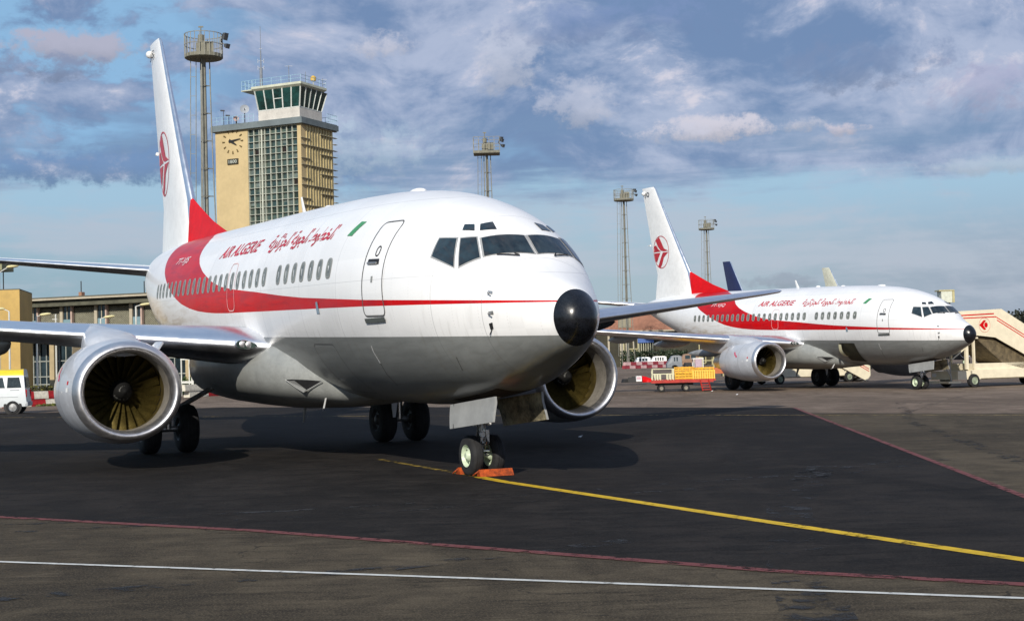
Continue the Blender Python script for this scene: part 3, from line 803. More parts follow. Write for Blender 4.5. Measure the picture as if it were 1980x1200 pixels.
    def lw(u, v, o):
        y = 1.90 + u * .40; x = 10.90 + (y - 1.6) * .42 - o
        return SH((x + abs(v) * .02, y, 2.20 + (y - 1.9) * .09 + v * .115))
    ring = []; ring2 = []
    for q in range(n_):
        t = 2 * math.pi * q / n_
        ring.append(lw(.5 + .5 * math.cos(t), math.sin(t) * (.75 + .25 * math.cos(t)), .06)); ring2.append(lw(.5 + .56 * math.cos(t), math.sin(t) * 1.15 * (.75 + .25 * math.cos(t)), .03))
    mb.rings([ring2, ring], 1, False, False); mb.poly(ring, 0)
    ll = mb.build('landing_light', [mat('lamp glass', (.02, .035, .03), .12, .0, spec=.8), CHROME], A, smooth=50)
    for u in (.38, .68):
        mb = MB(); c = lw(u, .05, .063); mb.lathe(c, [(0, .07), (-.006, .06), (-.010, .002)], 'x', 16, 0); mb.build('lamp', LIP, ll, smooth=60)
    # ---- lettering
    def side(x0, z0):
        f0 = PHI(x0, z0)
        return lambda u, w: HP(x0 - u, f0 + w / 1.88, .007)
    TR = mat('lettering red', (.50, .004, .02), .4, var=.15)
    text_obj('lettering', 'AIR ALGERIE', side(14.93, 4.19), TR, A, 3.12, .33, .45, .022)
    text_obj('arabic_lettering', AR, side(11.02, 4.10), TR, A, 4.1, .48, .30, .020)
    mb = MB(); f0, f1 = PHI(6.1, 4.17), PHI(6.1, 4.43)
    for i in range(4):
        a, b = i / 4, (i + 1) / 4
        mb.poly([HP(6.10 - .0 - .22 * a, f0 + (f1 - f0) * a, .007), HP(5.87 - .22 * a, f0 + (f1 - f0) * a, .007), HP(5.87 - .22 * b, f0 + (f1 - f0) * b, .007), HP(6.10 - .22 * b, f0 + (f1 - f0) * b, .007)])
    mb.build('flag', GREEN, A)
    # fin emblem on both faces: ring and swallow
    def finp(u, v, s, o):
        X, Z = 27.48 - u * 1.08, 7.85 + v * 1.03
        xl = np.interp(Z, [5.1, 6.46, 8.5, 10.5], [23.72, 24.22, 25.68, 27.08]); ch = np.interp(Z, [5.1, 6.46, 8.5, 10.5], [4.75, 3.95, 3.15, 2.3])
        a = min(max((X - xl) / ch, 0), 1); th = 5 * .112 * (.2969 * math.sqrt(a) - .126 * a - .3516 * a * a + .2843 * a**3 - .1036 * a**4)
        return SH((X, s * (th * ch + o), Z))
    for s in (1, -1):
        mb = MB()
        for i in range(48):
            a, b = 2 * math.pi * i / 48, 2 * math.pi * (i + 1) / 48
            mb.poly([finp(math.cos(a), math.sin(a), s, .012), finp(math.cos(b), math.sin(b), s, .012), finp(.955 * math.cos(b), .955 * math.sin(b), s, .012), finp(.955 * math.cos(a), .955 * math.sin(a), s, .012)])
        def strip(P, Q, n_=6):
            for k in range(len(P) - 1):
                for j in range(n_):
                    def g(q, kk): return (q[kk][0], q[kk][1])
                    def mixp(a_, b_, u): return (a_[0] + (b_[0] - a_[0]) * u, a_[1] + (b_[1] - a_[1]) * u)
                    c = [mixp(P[k], P[k + 1], j / n_), mixp(P[k], P[k + 1], (j + 1) / n_), mixp(Q[k], Q[k + 1], (j + 1) / n_), mixp(Q[k], Q[k + 1], j / n_)]
                    mb.poly([finp(q[0], q[1], s, .013) for q in c])
        strip([(-.62, .74), (-.35, .35), (.0, .10), (.35, .035)], [(-.15, .93), (.15, .55), (.42, .20), (.93, .035)])
        strip([(-.90, .40), (-.88, .2), (-.93, .035)], [(-.60, .45), (-.35, .22), (.0, .035)], 3)
        strip([(-.93, -.035), (-.88, -.25), (-.80, -.5)], [(-.05, -.035), (-.38, -.35), (-.62, -.62)], 3)
        strip([(.25, -.035), (-.08, -.40), (-.35, -.75), (-.50, -.84)], [(.93, -.035), (.35, -.35), (.10, -.75), (-.15, -.96)])
        mb.build('fin_emblem', DRED if True else RED, A, fix=False)
    mb = MB(); p = SH((28.95, 0, 8.35)); mb.tube([p, p + Vector((.35, 0, .0))], [.06, .01], 8); mb.build('fin_probe', WHITE, A)
    mb = MB(); mb.lathe(SH((29.45, .08, 11.72)), [(-.1, .01), (-.06, .10), (.05, .13), (.16, .10), (.2, .01)], 'x', 14); mb.build('fin_tip_light', WHITE, A, smooth=60)
    return A

def fin_letters(A, body, reg):
    for s in (1,):
        def fn(u, w):
            X = 29.35 - u; Z = 11.42 + w
            return SH((X, .105, Z))
        text_obj('tail_letters', body, fn, BLACK, A, .55, .34, .1)
        f0 = PHI(19.5, 4.22)
        text_obj('registration', reg, lambda u, w: HP(19.75 - u, f0 + w / 1.8, .008), mat('registration white', (.75, .6, .62), .5), A, 1.45, .25, .4)

# ================================================================== ground
def ground_mat(name, c1, c2, sc, rough=.85, crack=.6, grain=.42, stain=(.5, .62)):
    m = bpy.data.materials.new(name); m.use_nodes = True
    t = NT(m.node_tree); p = t.add('ShaderNodeBsdfPrincipled'); o = t.add('ShaderNodeOutputMaterial'); t.l.new(p.outputs[0], o.inputs[0])
    oc = t.add('ShaderNodeTexCoord').outputs['Object']
    n1 = t.noise(t.map(oc, (1, .55, 1)), .10 * sc, 6, .6, .5); n2 = t.noise(oc, 1.3 * sc, 7, .65, .3); n3 = t.noise(oc, 55, 3, .7); n4 = t.noise(t.map(oc, (1, .4, 1), (7, 3, 1)), .45, 5, .6, 1.2)
    k = t.math('ADD', t.math('MULTIPLY', n1, .5), t.math('MULTIPLY', n2, .5))
    c = t.mix(t.ramp(k, .40, .60), tuple(q * .85 for q in c1) + (1,), tuple(q * 1.12 for q in c2) + (1,))
    n5 = t.noise(t.map(oc, (.35, 1.6, 1), (3, 9, 2)), 2.6, 8, .7, .8)
    c = t.mix(t.math('MULTIPLY', t.ramp(n5, .52, .62), .75), c, tuple(q * .45 for q in c1) + (1,))
    c = t.mix(t.math('MULTIPLY', t.ramp(n5, .46, .34), .5), c, tuple(min(1, q * 1.6) for q in c2) + (1,))
    c = t.mix(t.math('MULTIPLY', t.ramp(n4, stain[0], stain[1]), .5), c, tuple(q * .55 for q in c1) + (1,))
    c = t.mix(t.math('MULTIPLY', t.ramp(n4, .46, .30), .35), c, tuple(min(1, q * 1.7) for q in c2) + (1,))
    c = t.mix(t.math('MULTIPLY', t.ramp(n3, .48, .66), grain), c, tuple(min(1, q * 2.6) for q in c2) + (1,))
    c = t.mix(t.math('MULTIPLY', t.ramp(n3, .46, .34), .45), c, tuple(q * .4 for q in c1) + (1,))
    v = t.add('ShaderNodeTexVoronoi', feature='DISTANCE_TO_EDGE'); v.inputs['Scale'].default_value = .42
    wv = t.add('ShaderNodeVectorMath', operation='ADD'); t.l.new(oc, wv.inputs[0])
    nz = t.add('ShaderNodeTexNoise'); t.l.new(oc, nz.inputs['Vector']); nz.inputs['Scale'].default_value = 1.1; nz.inputs['Detail'].default_value = 5
    sc_ = t.add('ShaderNodeVectorMath', operation='SCALE'); t.l.new(nz.outputs['Color'], sc_.inputs[0]); sc_.inputs['Scale'].default_value = 1.6
    t.l.new(sc_.outputs[0], wv.inputs[1]); t.l.new(wv.outputs[0], v.inputs['Vector'])
    ck = t.math('MULTIPLY', t.math('MULTIPLY', t.math('LESS_THAN', v.outputs['Distance'], .006), t.ramp(n2, .48, .60)), crack)
    c = t.mix(ck, c, (.006, .006, .007, 1))
    t.set(p.inputs['Base Color'], c)
    t.set(p.inputs['Roughness'], t.math('ADD', rough - .12, t.math('MULTIPLY', n2, .24), clamp=True))
    p.inputs['Specular IOR Level'].default_value = .12
    b = t.add('ShaderNodeBump'); b.inputs['Strength'].default_value = .35; b.inputs['Distance'].default_value = .01
    t.set(b.inputs['Height'], t.math('ADD', n3, t.math('MULTIPLY', n2, 2.0))); t.l.new(b.outputs[0], p.inputs['Normal'])
    return m
G_APRON = ground_mat('worn apron asphalt', (.043, .0335, .0215), (.074, .059, .039), 1.0)
G_PATCH = ground_mat('dark resurfaced asphalt', (.0075, .0064, .0058), (.0195, .0165, .0145), 1.0, .9, .9)
G_FAR = ground_mat('pale far apron', (.115, .085, .062), (.17, .13, .10), .6)
def sheet(name, pts, z, m, kind='structure'):
    mb = MB(); mb.poly([(p[0], p[1], z) for p in pts]); return tag(mb.build(name, m), kind=kind)
sheet('ground', [(-3500, -300), (3500, -300), (3500, 4500), (-3500, 4500)], 0, G_FAR)
sheet('apron', [(-200, -40), (200, -40), (200, 30), (30, 33), (14, 42), (2, 51), (-40, 72), (-200, 74)], .004, G_APRON)
sheet('dark_apron_patch', [(-9.5, 21.0), (-6.98, 19.37), (-3.06, 16.95), (-.06, 14.63), (2.28, 12.8), (4.11, 11.73), (5.6, 10.7), (6.55, 18.57), (9.75, 50.0), (-2, 60), (-14, 69), (-38, 66)], .008, G_PATCH)
def paint(name, c, wear, sc=6):
    m = bpy.data.materials.new(name); m.use_nodes = True
    t = NT(m.node_tree); p = t.add('ShaderNodeBsdfPrincipled'); o = t.add('ShaderNodeOutputMaterial')
    oc = t.add('ShaderNodeTexCoord').outputs['Object']
    n = t.noise(oc, sc, 8, .7); n2 = t.noise(oc, .5, 4, .6)
    t.set(p.inputs['Base Color'], t.mix(t.ramp(n, .35, .7), tuple(q * .7 for q in c) + (1,), c + (1,))); p.inputs['Roughness'].default_value = .75
    tr = t.add('ShaderNodeBsdfTransparent'); mx = t.add('ShaderNodeMixShader')
    t.set(mx.inputs[0], t.math('MULTIPLY', t.ramp(t.math('ADD', t.math('MULTIPLY', n, .7), t.math('MULTIPLY', n2, .3)), wear, wear + .10), .92))
    t.l.new(tr.outputs[0], mx.inputs[1]); t.l.new(p.outputs[0], mx.inputs[2]); t.l.new(mx.outputs[0], o.inputs[0])
    return m
YEL = paint('yellow line paint', (.74, .47, .004), .355); WLN = paint('white line paint', (.70, .70, .66), .36); RLN = paint('faded red line paint', (.17, .038, .034), .39); YLN = paint('faded yellow line paint', (.40, .28, .08), .45)
def line(name, pts, w, m, z=.012):
    mb = MB(); L_ = []
    P = [Vector((p[0], p[1], z)) for p in pts]
    for i, p in enumerate(P):
        d = (P[min(i + 1, len(P) - 1)] - P[max(i - 1, 0)]).normalized(); s = Vector((-d.y, d.x, 0)) * w / 2
        L_.append((mb.V(p + s), mb.V(p - s)))
    for i in range(len(P) - 1): mb.face((L_[i][0], L_[i + 1][0], L_[i + 1][1], L_[i][1]))
    return tag(mb.build(name, m), kind='structure')
line('white_apron_line', [(-16.6, 19.3), (-5.33, 14.79), (-.06, 12.69), (3.88, 11.09), (10, 8.6)], .085, WLN)
line('red_apron_line', [(-9.6, 20.9), (-6.98, 19.37), (-3.06, 16.95), (-.06, 14.63), (2.28, 12.8), (4.11, 11.73), (9, 9.0)], .17, RLN)
line('red_boundary_line', [(5.55, 8.0), (6.55, 18.57), (9.75, 50.0)], .12, RLN)
line('worn_taxi_line', [(-2.75, 28.9), (-.62, 23.9)], .12, paint('worn yellow line paint', (.34, .23, .02), .45))
line('yellow_taxi_line', [(-.62, 23.9), (-.2, 22.85), (2.94, 16.37), (4.59, 13.08), (6.4, 9.4)], .19, YEL)
DRK = paint('rubber marks', (.010, .009, .008), .50, 3)
for nm, pts_, w_ in (('tyre_mark', [(1.9, 8.5), (2.55, 13.2), (3.4, 18.0), (5.2, 24.5)], .55), ('tyre_mark', [(-8, 17), (-2, 18.6), (4, 21.5), (7.5, 25)], .22), ('tyre_mark', [(-8, 17.9), (-2, 19.5), (4, 22.5), (7.2, 25.6)], .22), ('tyre_mark', [(7.4, 15), (8.5, 24), (10.5, 38), (14, 52)], .35), ('oil_streak', [(-5.5, 12), (-1.2, 13.6), (1.2, 15.2)], .30), ('oil_streak', [(12, 44), (14.5, 50), (18.3, 58)], .3)):
    line(nm, pts_, w_, DRK, .0105)
line('cross_line', [(-30, 66.5), (2.84, 47.81), (14.26, 40.16), (30, 30)], .16, YLN, .016)

# ================================================================== airliners
A1 = airliner((1.198, 20.712), .4537)
tag(A1, 'nearest and largest red and white airliner, its black nose toward the camera', 'airliner', 'airliners parked on the apron')
A2 = dup(A1, (21.188, 65.106, 0), .4356 + math.pi / 2)
tag(A2, 'second red and white airliner with an open belly hatch, beside the cream passenger stairs', 'airliner')
fin_letters(A1, 'JS', '7T-VJS'); fin_letters(A2, 'JQ', '7T-VJQ')
# open forward hold hatch of the second airliner
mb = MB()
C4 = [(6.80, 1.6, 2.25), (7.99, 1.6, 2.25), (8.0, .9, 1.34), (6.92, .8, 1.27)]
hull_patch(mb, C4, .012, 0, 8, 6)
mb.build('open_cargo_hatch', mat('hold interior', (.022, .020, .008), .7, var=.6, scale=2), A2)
mb = MB(); rr = []
for k in range(9):
    z = 2.25 - .115 * k
    o = .03 + .13 * math.sin(k / 8 * 2.8)
    xx = 7.99 + .05 * math.sin(k / 8 * 3.1)
    rr.append([onhull((xx + .03, 1.5, z), o), onhull((xx - .20 - .02 * k, 1.5, z), o + .03)])
mb.rings(rr, close=False); mb.build('hatch_rim', mat('hatch lining', (.60, .56, .36), .5), A2, smooth=60)

# simple far airliners reuse the same builder with other paint
def far_airliner(src, loc, rz, finm, dors, liv, label):
    r = src.copy(); COL.objects.link(r); r.location = loc; r.rotation_euler = (0, 0, rz)
    for ch in KIDS(src):
        b = ch.name.split('.')[0]
        if b not in ('fuselage', 'radome', 'belly_fairing', 'wing', 'tailplane', 'engine', 'pylon', 'fin', 'dorsal_fin', 'nose_gear', 'main_gear', 'cabin_window', 'cockpit_window'): continue
        c = ch.copy(); COL.objects.link(c); c.parent = r
        sub = {'fin': finm, 'dorsal_fin': dors, 'fuselage': liv, 'radome': liv}.get(b)
        if sub:
            c.data = ch.data.copy(); c.data.materials[0] = sub
            if b == 'fin': c.data.materials[2] = sub
        if b in ('engine', 'nose_gear', 'main_gear'):
            for g in KIDS(ch):
                if g.name.split('.')[0] == 'fan_blade': continue
                d = g.copy(); COL.objects.link(d); d.parent = c
    tag(r, label, 'airliner'); return r
def place_far(px, py, hgt, tx=28.2):
    # put the fin tip on the ray through the photo point at the depth where it is hgt tall
    Y = 100
    for _ in range(40):
        z = W(px, py, Y).z
        Y *= (hgt - EYE) / (z - EYE)
    p = W(px, py, Y); a = .4356
    return (p.x + math.sin(a) * tx, p.y - math.cos(a) * tx, 0)
far_airliner(A1, place_far(1412, 506, 12.6), .4356 + math.pi / 2, NAVY, mat('navy grey tail', (.16, .16, .20), .4), LIV_NAVY, 'distant airliner with a dark navy blue tail fin behind the red dorsal fin')
far_airliner(A1, place_far(1604, 518, 12.6), .4356 + math.pi / 2, CREAM, CREAM, LIV_CREAM, 'distant airliner with a plain cream tail fin showing above the second fuselage')

# wheel chocks
def chock(x, y, L_, label, rz=0):
    mb = MB(); hw = L_ / 2
    sec = [(-.10, 0), (.11, 0), (.05, .09), (-.02, .115)]
    mb.prism(sec, lambda a, b, t: (a, t, b), -hw, hw)
    mb.tube([(0, hw * .9, .10), (.03, hw * 1.15, .05), (.1, hw * 1.2, .012)], .012, 6)
    c = math.cos(A1.rotation_euler.z); s = math.sin(A1.rotation_euler.z)
    o = mb.build('wheel_chock', ORANGE); o.location = (A1.location.x + x * c - y * s, A1.location.y + x * s + y * c, .012); o.rotation_euler = (0, 0, A1.rotation_euler.z + rz)
    return tag(o, label, 'wheel chock', 'orange chocks at the nose wheels')
chock(3.70, -.08, .60, 'orange wooden chock lying in front of the nose wheels', R(-4))
chock(4.44, .04, .48, 'orange wooden chock behind the nose wheels, only its end showing')

# litter
for px, py, s_, lb in ((1374, 757, .10, 'white paper scrap on the asphalt below the red trolley steps'), (1422, 764, .09, 'white paper scrap on the brown asphalt below the far engine'), (1118, 847, .07, 'pale crumpled scrap on the dark asphalt right of the nose wheel')):
    g = ray(px, py); t_ = -EYE / g.z; mb = MB()
    mb.poly([(0, 0, .03), (s_, .02, .012), (s_ * 1.2, s_, .05), (.02, s_ * .8, .015)]); mb.poly([(s_, .02, .012), (s_ * 1.6, .03, .06), (s_ * 1.2, s_, .05)])
    o = mb.build('paper_scrap', WHITE); o.location = (g.x * t_, g.y * t_, .014); tag(o, lb, 'litter')

# ================================================================== passenger stairs
CRM = mat('cream stairs paint', (.74, .67, .50), .42, var=.07, coat=.1)
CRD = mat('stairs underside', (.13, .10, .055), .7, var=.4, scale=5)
GLB = mat('vehicle glass', (.03, .045, .05), .1, var=.3)
def stairs(loc, rz, label):
    A = empty('passenger_stairs', loc, rz)
    X0, Yn, Yf = 4.0, -1.05, 1.05
    q = lambda x, z, t: (x - X0, t, z)
    for yy in (Yn, Yf):
        mb = MB()
        mb.prism([(1.95, 2.62), (3.54, 2.50), (4.50, 2.40), (9.6, -.30 + .05 * 0 + .32), (9.9, .35), (9.9, 1.22), (6.41, 3.04), (4.94, 3.80), (2.05, 3.70)], q, yy - .03, yy + .03, 0)
        o = -.036 if yy < 0 else .036
        def st(pts, w):
            for i in range(len(pts) - 1):
                (x0, z0), (x1, z1) = pts[i], pts[i + 1]
                mb.poly([q(x0, z0, yy + o), q(x1, z1, yy + o), q(x1, z1 - w, yy + o), q(x0, z0 - w, yy + o)], 1)
        st([(2.15, 3.52), (4.45, 3.60)], .06); st([(2.15, 3.38), (4.55, 3.44), (9.8, .78)], .05); st([(4.62, 3.28), (9.8, .64)], .05)
        mb.build('side_panel', [CRM, RED], A)
    mb = MB()
    n = 18
    for k in range(n):
        x0 = 4.5 + k * .29; z0 = 2.66 - k * .150
        mb.box((x0 + .145 - X0, 0, z0 - .02), (.30, 2.0, .03)); mb.box((x0 - X0, 0, z0 - .09), (.02, 2.0, .15))
    mb.box((3.2 - X0, 0, 2.60), (2.6, 2.04, .08)); mb.build('steps', mat('stair tread', (.10, .10, .10), .7), A)
    mb = MB()
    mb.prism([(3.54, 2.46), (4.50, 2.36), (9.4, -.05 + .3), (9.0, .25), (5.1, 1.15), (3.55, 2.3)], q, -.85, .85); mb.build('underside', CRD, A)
    mb = MB()
    for yy in (-.8, .8):
        for x0, w in ((2.86, .16), (3.32, .09)): mb.box((x0 - X0, yy, 1.7), (w, .12, 1.65))
        mb.beam(q(2.86, 1.95, yy), q(1.9, 1.35, yy), .05)
    mb.box((3.1 - X0, 0, 2.42), (.8, 1.9, .12)); mb.build('support_post', CRM, A)
    mb = MB()
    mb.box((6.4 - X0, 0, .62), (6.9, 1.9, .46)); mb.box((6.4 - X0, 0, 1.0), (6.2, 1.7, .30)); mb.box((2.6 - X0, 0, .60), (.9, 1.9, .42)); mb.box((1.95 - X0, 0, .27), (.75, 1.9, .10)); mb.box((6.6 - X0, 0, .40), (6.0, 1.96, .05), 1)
    mb.box((9.7 - X0, 0, .45), (.5, 1.9, .5))
    mb.box((2.2 - X0, -.7, .62), (.05, .28, .18), 2); mb.box((2.12 - X0, .7, .62), (.05, .28, .18), 2)
    mb.build('chassis', [CRM, CRD, WHITE], A)
    mb = MB()
    for yy in (-.9, .9):
        mb.tube([q(1.75, .35, yy), q(1.75, .55, yy), q(1.35, 1.15, yy), q(1.05, 1.25, yy)], .035, 8); mb.tube([q(1.75, .5, yy), q(1.7, 1.3, yy)], .03, 8)
    mb.tube([q(1.05, 1.25, -.9), q(1.05, 1.25, .9)], .03, 8); mb.build('front_guard', mat('guard grey', (.4, .4, .38), .5), A)
    for x0 in (3.1, 8.3):
        for yy in (-.95, .95):
            mb = MB(); mb.lathe((x0 - X0, yy, .33), [(-.11, .19), (-.12, .25), (-.09, .32), (0, .33), (.09, .32), (.12, .25), (.11, .19)], 'y', 28)
            for s in (-1, 1): mb.lathe((x0 - X0, yy, .33), [(s * .11, .19), (s * .08, .16), (s * .09, .06), (s * .12, .05), (s * .12, .002)], 'y', 20, 1)
            mb.build('wheel', [TYRE, mat('dull green hub', (.24, .28, .20), .6, var=.3)], A, smooth=40)
    for yy, s in ((Yn - .04, -1), (Yf + .04, 1)):
        mb = MB(); cx, cz = 3.82, 3.02
        P = [(-.34, 0), (-.05, .24), (.10, .22), (.0, .12), (-.08, 0), (.0, -.12), (.10, -.22), (-.05, -.24)]
        for a, b, c in ((0, 1, 4), (1, 2, 3), (1, 3, 4), (0, 4, 7), (4, 5, 7), (5, 6, 7)): mb.poly([q(cx + P[i][0], cz + P[i][1], yy) for i in (a, b, c)])
        mb.poly([q(cx + .09 + .11 * math.cos(t), cz + .13 * math.sin(t), yy) for t in [2 * math.pi * k / 20 for k in range(20)]])
        for k in range(28):
            t0, t1 = 2 * math.pi * k / 28, 2 * math.pi * (k + 1) / 28
            mb.poly([q(cx + r_ * math.cos(t), cz + r_ * math.sin(t), yy) for r_, t in ((.36, t0), (.36, t1), (.348, t1), (.348, t0))])
        mb.build('emblem', RED, A, fix=False)
    return tag(A, label, 'passenger stairs', 'passenger stairs docked at the second airliner')
ax = Vector((.9066, .4219, 0)); ay = Vector((-.4219, .9066, 0)); P2 = Vector((21.188, 65.106, 0))
stairs(P2 + ax * 4.0 + ay * 4.75, .4356, 'cream passenger stairs truck with red stripes beside the nose of the second airliner')
stairs(P2 + ax * 5.6 + ay * 23.0, .4356, 'cream passenger stairs seen low between the engine and wheels of the second airliner')

# ================================================================== baggage trolley
def at_g(px, py):
    g = ray(px, py); t = -EYE / g.z; return Vector((g.x * t, g.y * t, 0))
TP = at_g(1322, 756); RZ = R(-4)
A = empty('baggage_trolley', TP, RZ)
YLW = mat('yellow crate plastic', (.72, .38, .015), .5, var=.25, scale=7)
RAILC = mat('pale trolley rail', (.55, .55, .38), .5)
REDT = mat('red trolley paint', (.38, .018, .008), .5, var=.3, scale=5)
mb = MB(); mb.box((0, 0, .60), (3.35, 1.5, .10)); mb.box((-.1, -.76, .56), (3.3, .05, .16)); mb.box((0, .76, .56), (3.3, .05, .16)); mb.build('deck', REDT, A)
mb = MB()
for yy in (-.45, .45): mb.box((-.5, yy, .40), (2.0, .08, .10))
for xx in (-1.2, .1): mb.beam((xx, -.6, .22), (xx, .6, .22), .07); mb.box((xx, 0, .38), (.16, 1.0, .3))
mb.beam((-1.65, 0, .5), (-2.5, 0, .25), .06); mb.build('underframe', mat('trolley frame', (.05, .045, .04), .7), A)
for xx in (-1.2, .1):
    for yy in (-.62, .62):
        mb = MB(); mb.lathe((xx, yy, .20), [(-.06, .1), (-.06, .18), (0, .20), (.06, .18), (.06, .1)], 'y', 20)
        for s in (-1, 1): mb.lathe((xx, yy, .20), [(s * .06, .1), (s * .05, .002)], 'y', 16, 1)
        mb.build('wheel', [TYRE, mat('pale hub', (.20, .18, .14), .6)], A, smooth=40)
mb = MB()
for z in (.95, 1.22): mb.beam((-1.66, -.74, z), (-.5, -.74, z), .035); mb.beam((-1.66, .74, z), (-.5, .74, z), .035); mb.beam((-1.66, -.74, z), (-1.66, .74, z), .035)
for k, xx in enumerate((-1.66, -1.52, -1.38, -1.24, -.85, -.70, -.55)):
    for yy in (-.74, .74): mb.beam((xx, yy, .64), (xx, yy, 1.22 if k in (0, 6) else .95), .06 if k else .05)
mb.build('side_rail', RAILC, A)
mb = MB()
for xx in (.85, 1.28): mb.beam((xx, -.80, .58), (xx + .12, -.95, .02), .05)
for k in range(4): mb.box((1.07 + .03 * k, -.83 - .03 * k, .48 - .13 * k), (.45, .12, .04))
mb.build('steps', REDT, A)
tag(A, 'red flat baggage trolley with pale side rails and small steps, loaded with yellow crates', 'trolley')
def crate(loc, sx, sy, sz, label, nv_=6):
    mb = MB()
    for s in (-1, 1):
        nsl = max(3, int(sz / .11))
        for k in range(nsl):
            z = sz * (k + .5) / nsl
            mb.box((0, s * sy / 2, z), (sx, .02, sz / nsl * .72)); mb.box((s * sx / 2, 0, z), (.02, sy, sz / nsl * .72))
        for k in range(nv_): mb.box((-sx / 2 + sx * k / (nv_ - 1), s * (sy / 2 + .016), sz / 2), (.035 if nv_ < 8 else .055, .02, sz), 1 if nv_ > 8 else 0)
    mb.box((0, 0, .02), (sx * .98, sy * .98, .03)); mb.box((0, 0, sz - .05), (sx * .96, sy * .96, .03))
    o = mb.build('luggage_crate', [YLW, mat('pale yellow slat', (.78, .55, .10), .5)])
    c, s = math.cos(RZ), math.sin(RZ); o.location = TP + Vector((loc[0] * c - loc[1] * s, loc[0] * s + loc[1] * c, loc[2])); o.rotation_euler = (0, 0, RZ + R(loc[3]))
    return tag(o, label, 'crate', 'yellow crates on the baggage trolley')
crate((.05, .33, .655, 0), 1.0, .62, .66, 'tall slatted yellow crate at the back middle of the trolley, next to the pale rails')
crate((1.12, .33, .655, 0), 1.0, .62, .62, 'tall slatted yellow crate at the back right end of the trolley')
crate((.0, -.36, .655, 0), .9, .6, .42, 'low yellow crate at the front middle of the trolley, next to the pale rails')
crate((1.05, -.36, .655, 1), 1.12, .6, .46, 'low wide yellow crate at the front right end of the trolley, above the red steps', 10)

# tow bundle lying left of the trolley
g0 = at_g(1222, 739)
mb = MB(); mb.box((0, 0, .2), (.62, .34, .36), 0, 0, .86); mb.box((.1, -.05, .41), (.25, .05, .06)); mb.box((-.5, .1, .14), (.5, .4, .27), 0, .3, .7)
o = mb.build('travel_bag', BLACK); o.location = g0; tag(o, 'black bags dropped on the apron left of the red bundle', 'bag')
mb = MB(); mb.box((0, 0, .22), (.42, .3, .40), 0, .1, .92); mb.box((0, -.155, .26), (.3, .012, .2), 1, .1)
o = mb.build('white_carton', [WHITE, mat('pinkish label', (.6, .4, .45), .6)]); o.location = at_g(1236, 738) + Vector((0, .4, .02)); tag(o, 'small white carton between the black bags and the red bundle', 'carton')
mb = MB(); rr = []
for k in range(11):
    u = k / 10; h = .36 * (1 - u)**.6 + .05; ring = []
    for j in range(10):
        t = math.pi * j / 9; ring.append((u * 1.15, .34 * math.cos(t) * (1 + .2 * math.sin(9 * u + j)), .02 + h * math.sin(t) * (1 + .15 * math.sin(5 * j + 7 * u))))
    rr.append(ring)
mb.rings(rr, close=True); o = mb.build('tarpaulin_bundle', RED, smooth=40); o.location = at_g(1242, 739); tag(o, 'red tarpaulin bundle lying on the apron left of the baggage trolley', 'tarpaulin')

# ================================================================== barriers
BW = mat('white barrier block', (.60, .57, .48), .8, var=.2, scale=6, bump=.2); BR = mat('red barrier block', (.33, .006, .010), .7, var=.25, scale=4, bump=.2)
BWP = mat('pinkish barrier block', (.52, .34, .34), .8, var=.2); BRP = mat('faded red barrier block', (.26, .03, .045), .8, var=.25)
def block(p, d, L_, z, h, red, label, grp, far=False):
    mb = MB(); mb.prism([(-.24, 0), (.24, 0), (.24, h * .3), (.19, h), (-.19, h), (-.24, h * .3)], lambda a, b, t: (t, a, b), -L_ / 2 + .01, L_ / 2 - .01)
    o = mb.build('barrier_block', (BRP if red else BWP) if far else (BR if red else BW)); o.location = (p.x, p.y, z); o.rotation_euler = (0, 0, math.atan2(d.y, d.x))
    return tag(o, label, 'barrier block', grp)
ORD = ['first', 'second', 'third', 'fourth', 'fifth', 'sixth', 'seventh', 'eighth', 'ninth']
def barrier(p0, p1, n, h, grp, where, pat, far=False, off=.35):
    d = (p1 - p0); L_ = d.length / n; d.normalize()
    for r_ in (0, 1):
        for k in range(n):
            red = pat(k, r_)
            if red is None: continue
            p = p0 + d * (L_ * (k + .5 + (off if r_ else 0)))
            cn = ('faded red' if red else 'pinkish') if far else ('red' if red else 'white')
            block(p, d, L_, r_ * (h + .004), h, red, '%s barrier block, %s from left, %s row, %s' % (cn, ORD[k], 'upper' if r_ else 'lower', where), grp, far)
b0, b1 = at_g(-60, 791), at_g(112, 783)
barrier(b0, b1, 6, .42, 'barrier blocks beside the white van', 'beside the white van', lambda k, r: (k % 2 == 1) if r else (k % 2 == 0 and k < 5), off=.2)
b2, b3 = at_g(361, 768), at_g(500, 760)
barrier(b2, b3, 4, .42, 'barrier blocks seen under the wing root', 'under the near wing', lambda k, r: [[False, True, False, False], [False, True, True, False]][r][k], off=-.22)
b4, b5 = at_g(1205, 713), at_g(1290, 710)
barrier(b4, b5, 8, .52, 'barrier blocks left of the baggage trolley', 'far behind the red bundle', lambda k, r: (k + r) % 2 == 0, far=True, off=.2)

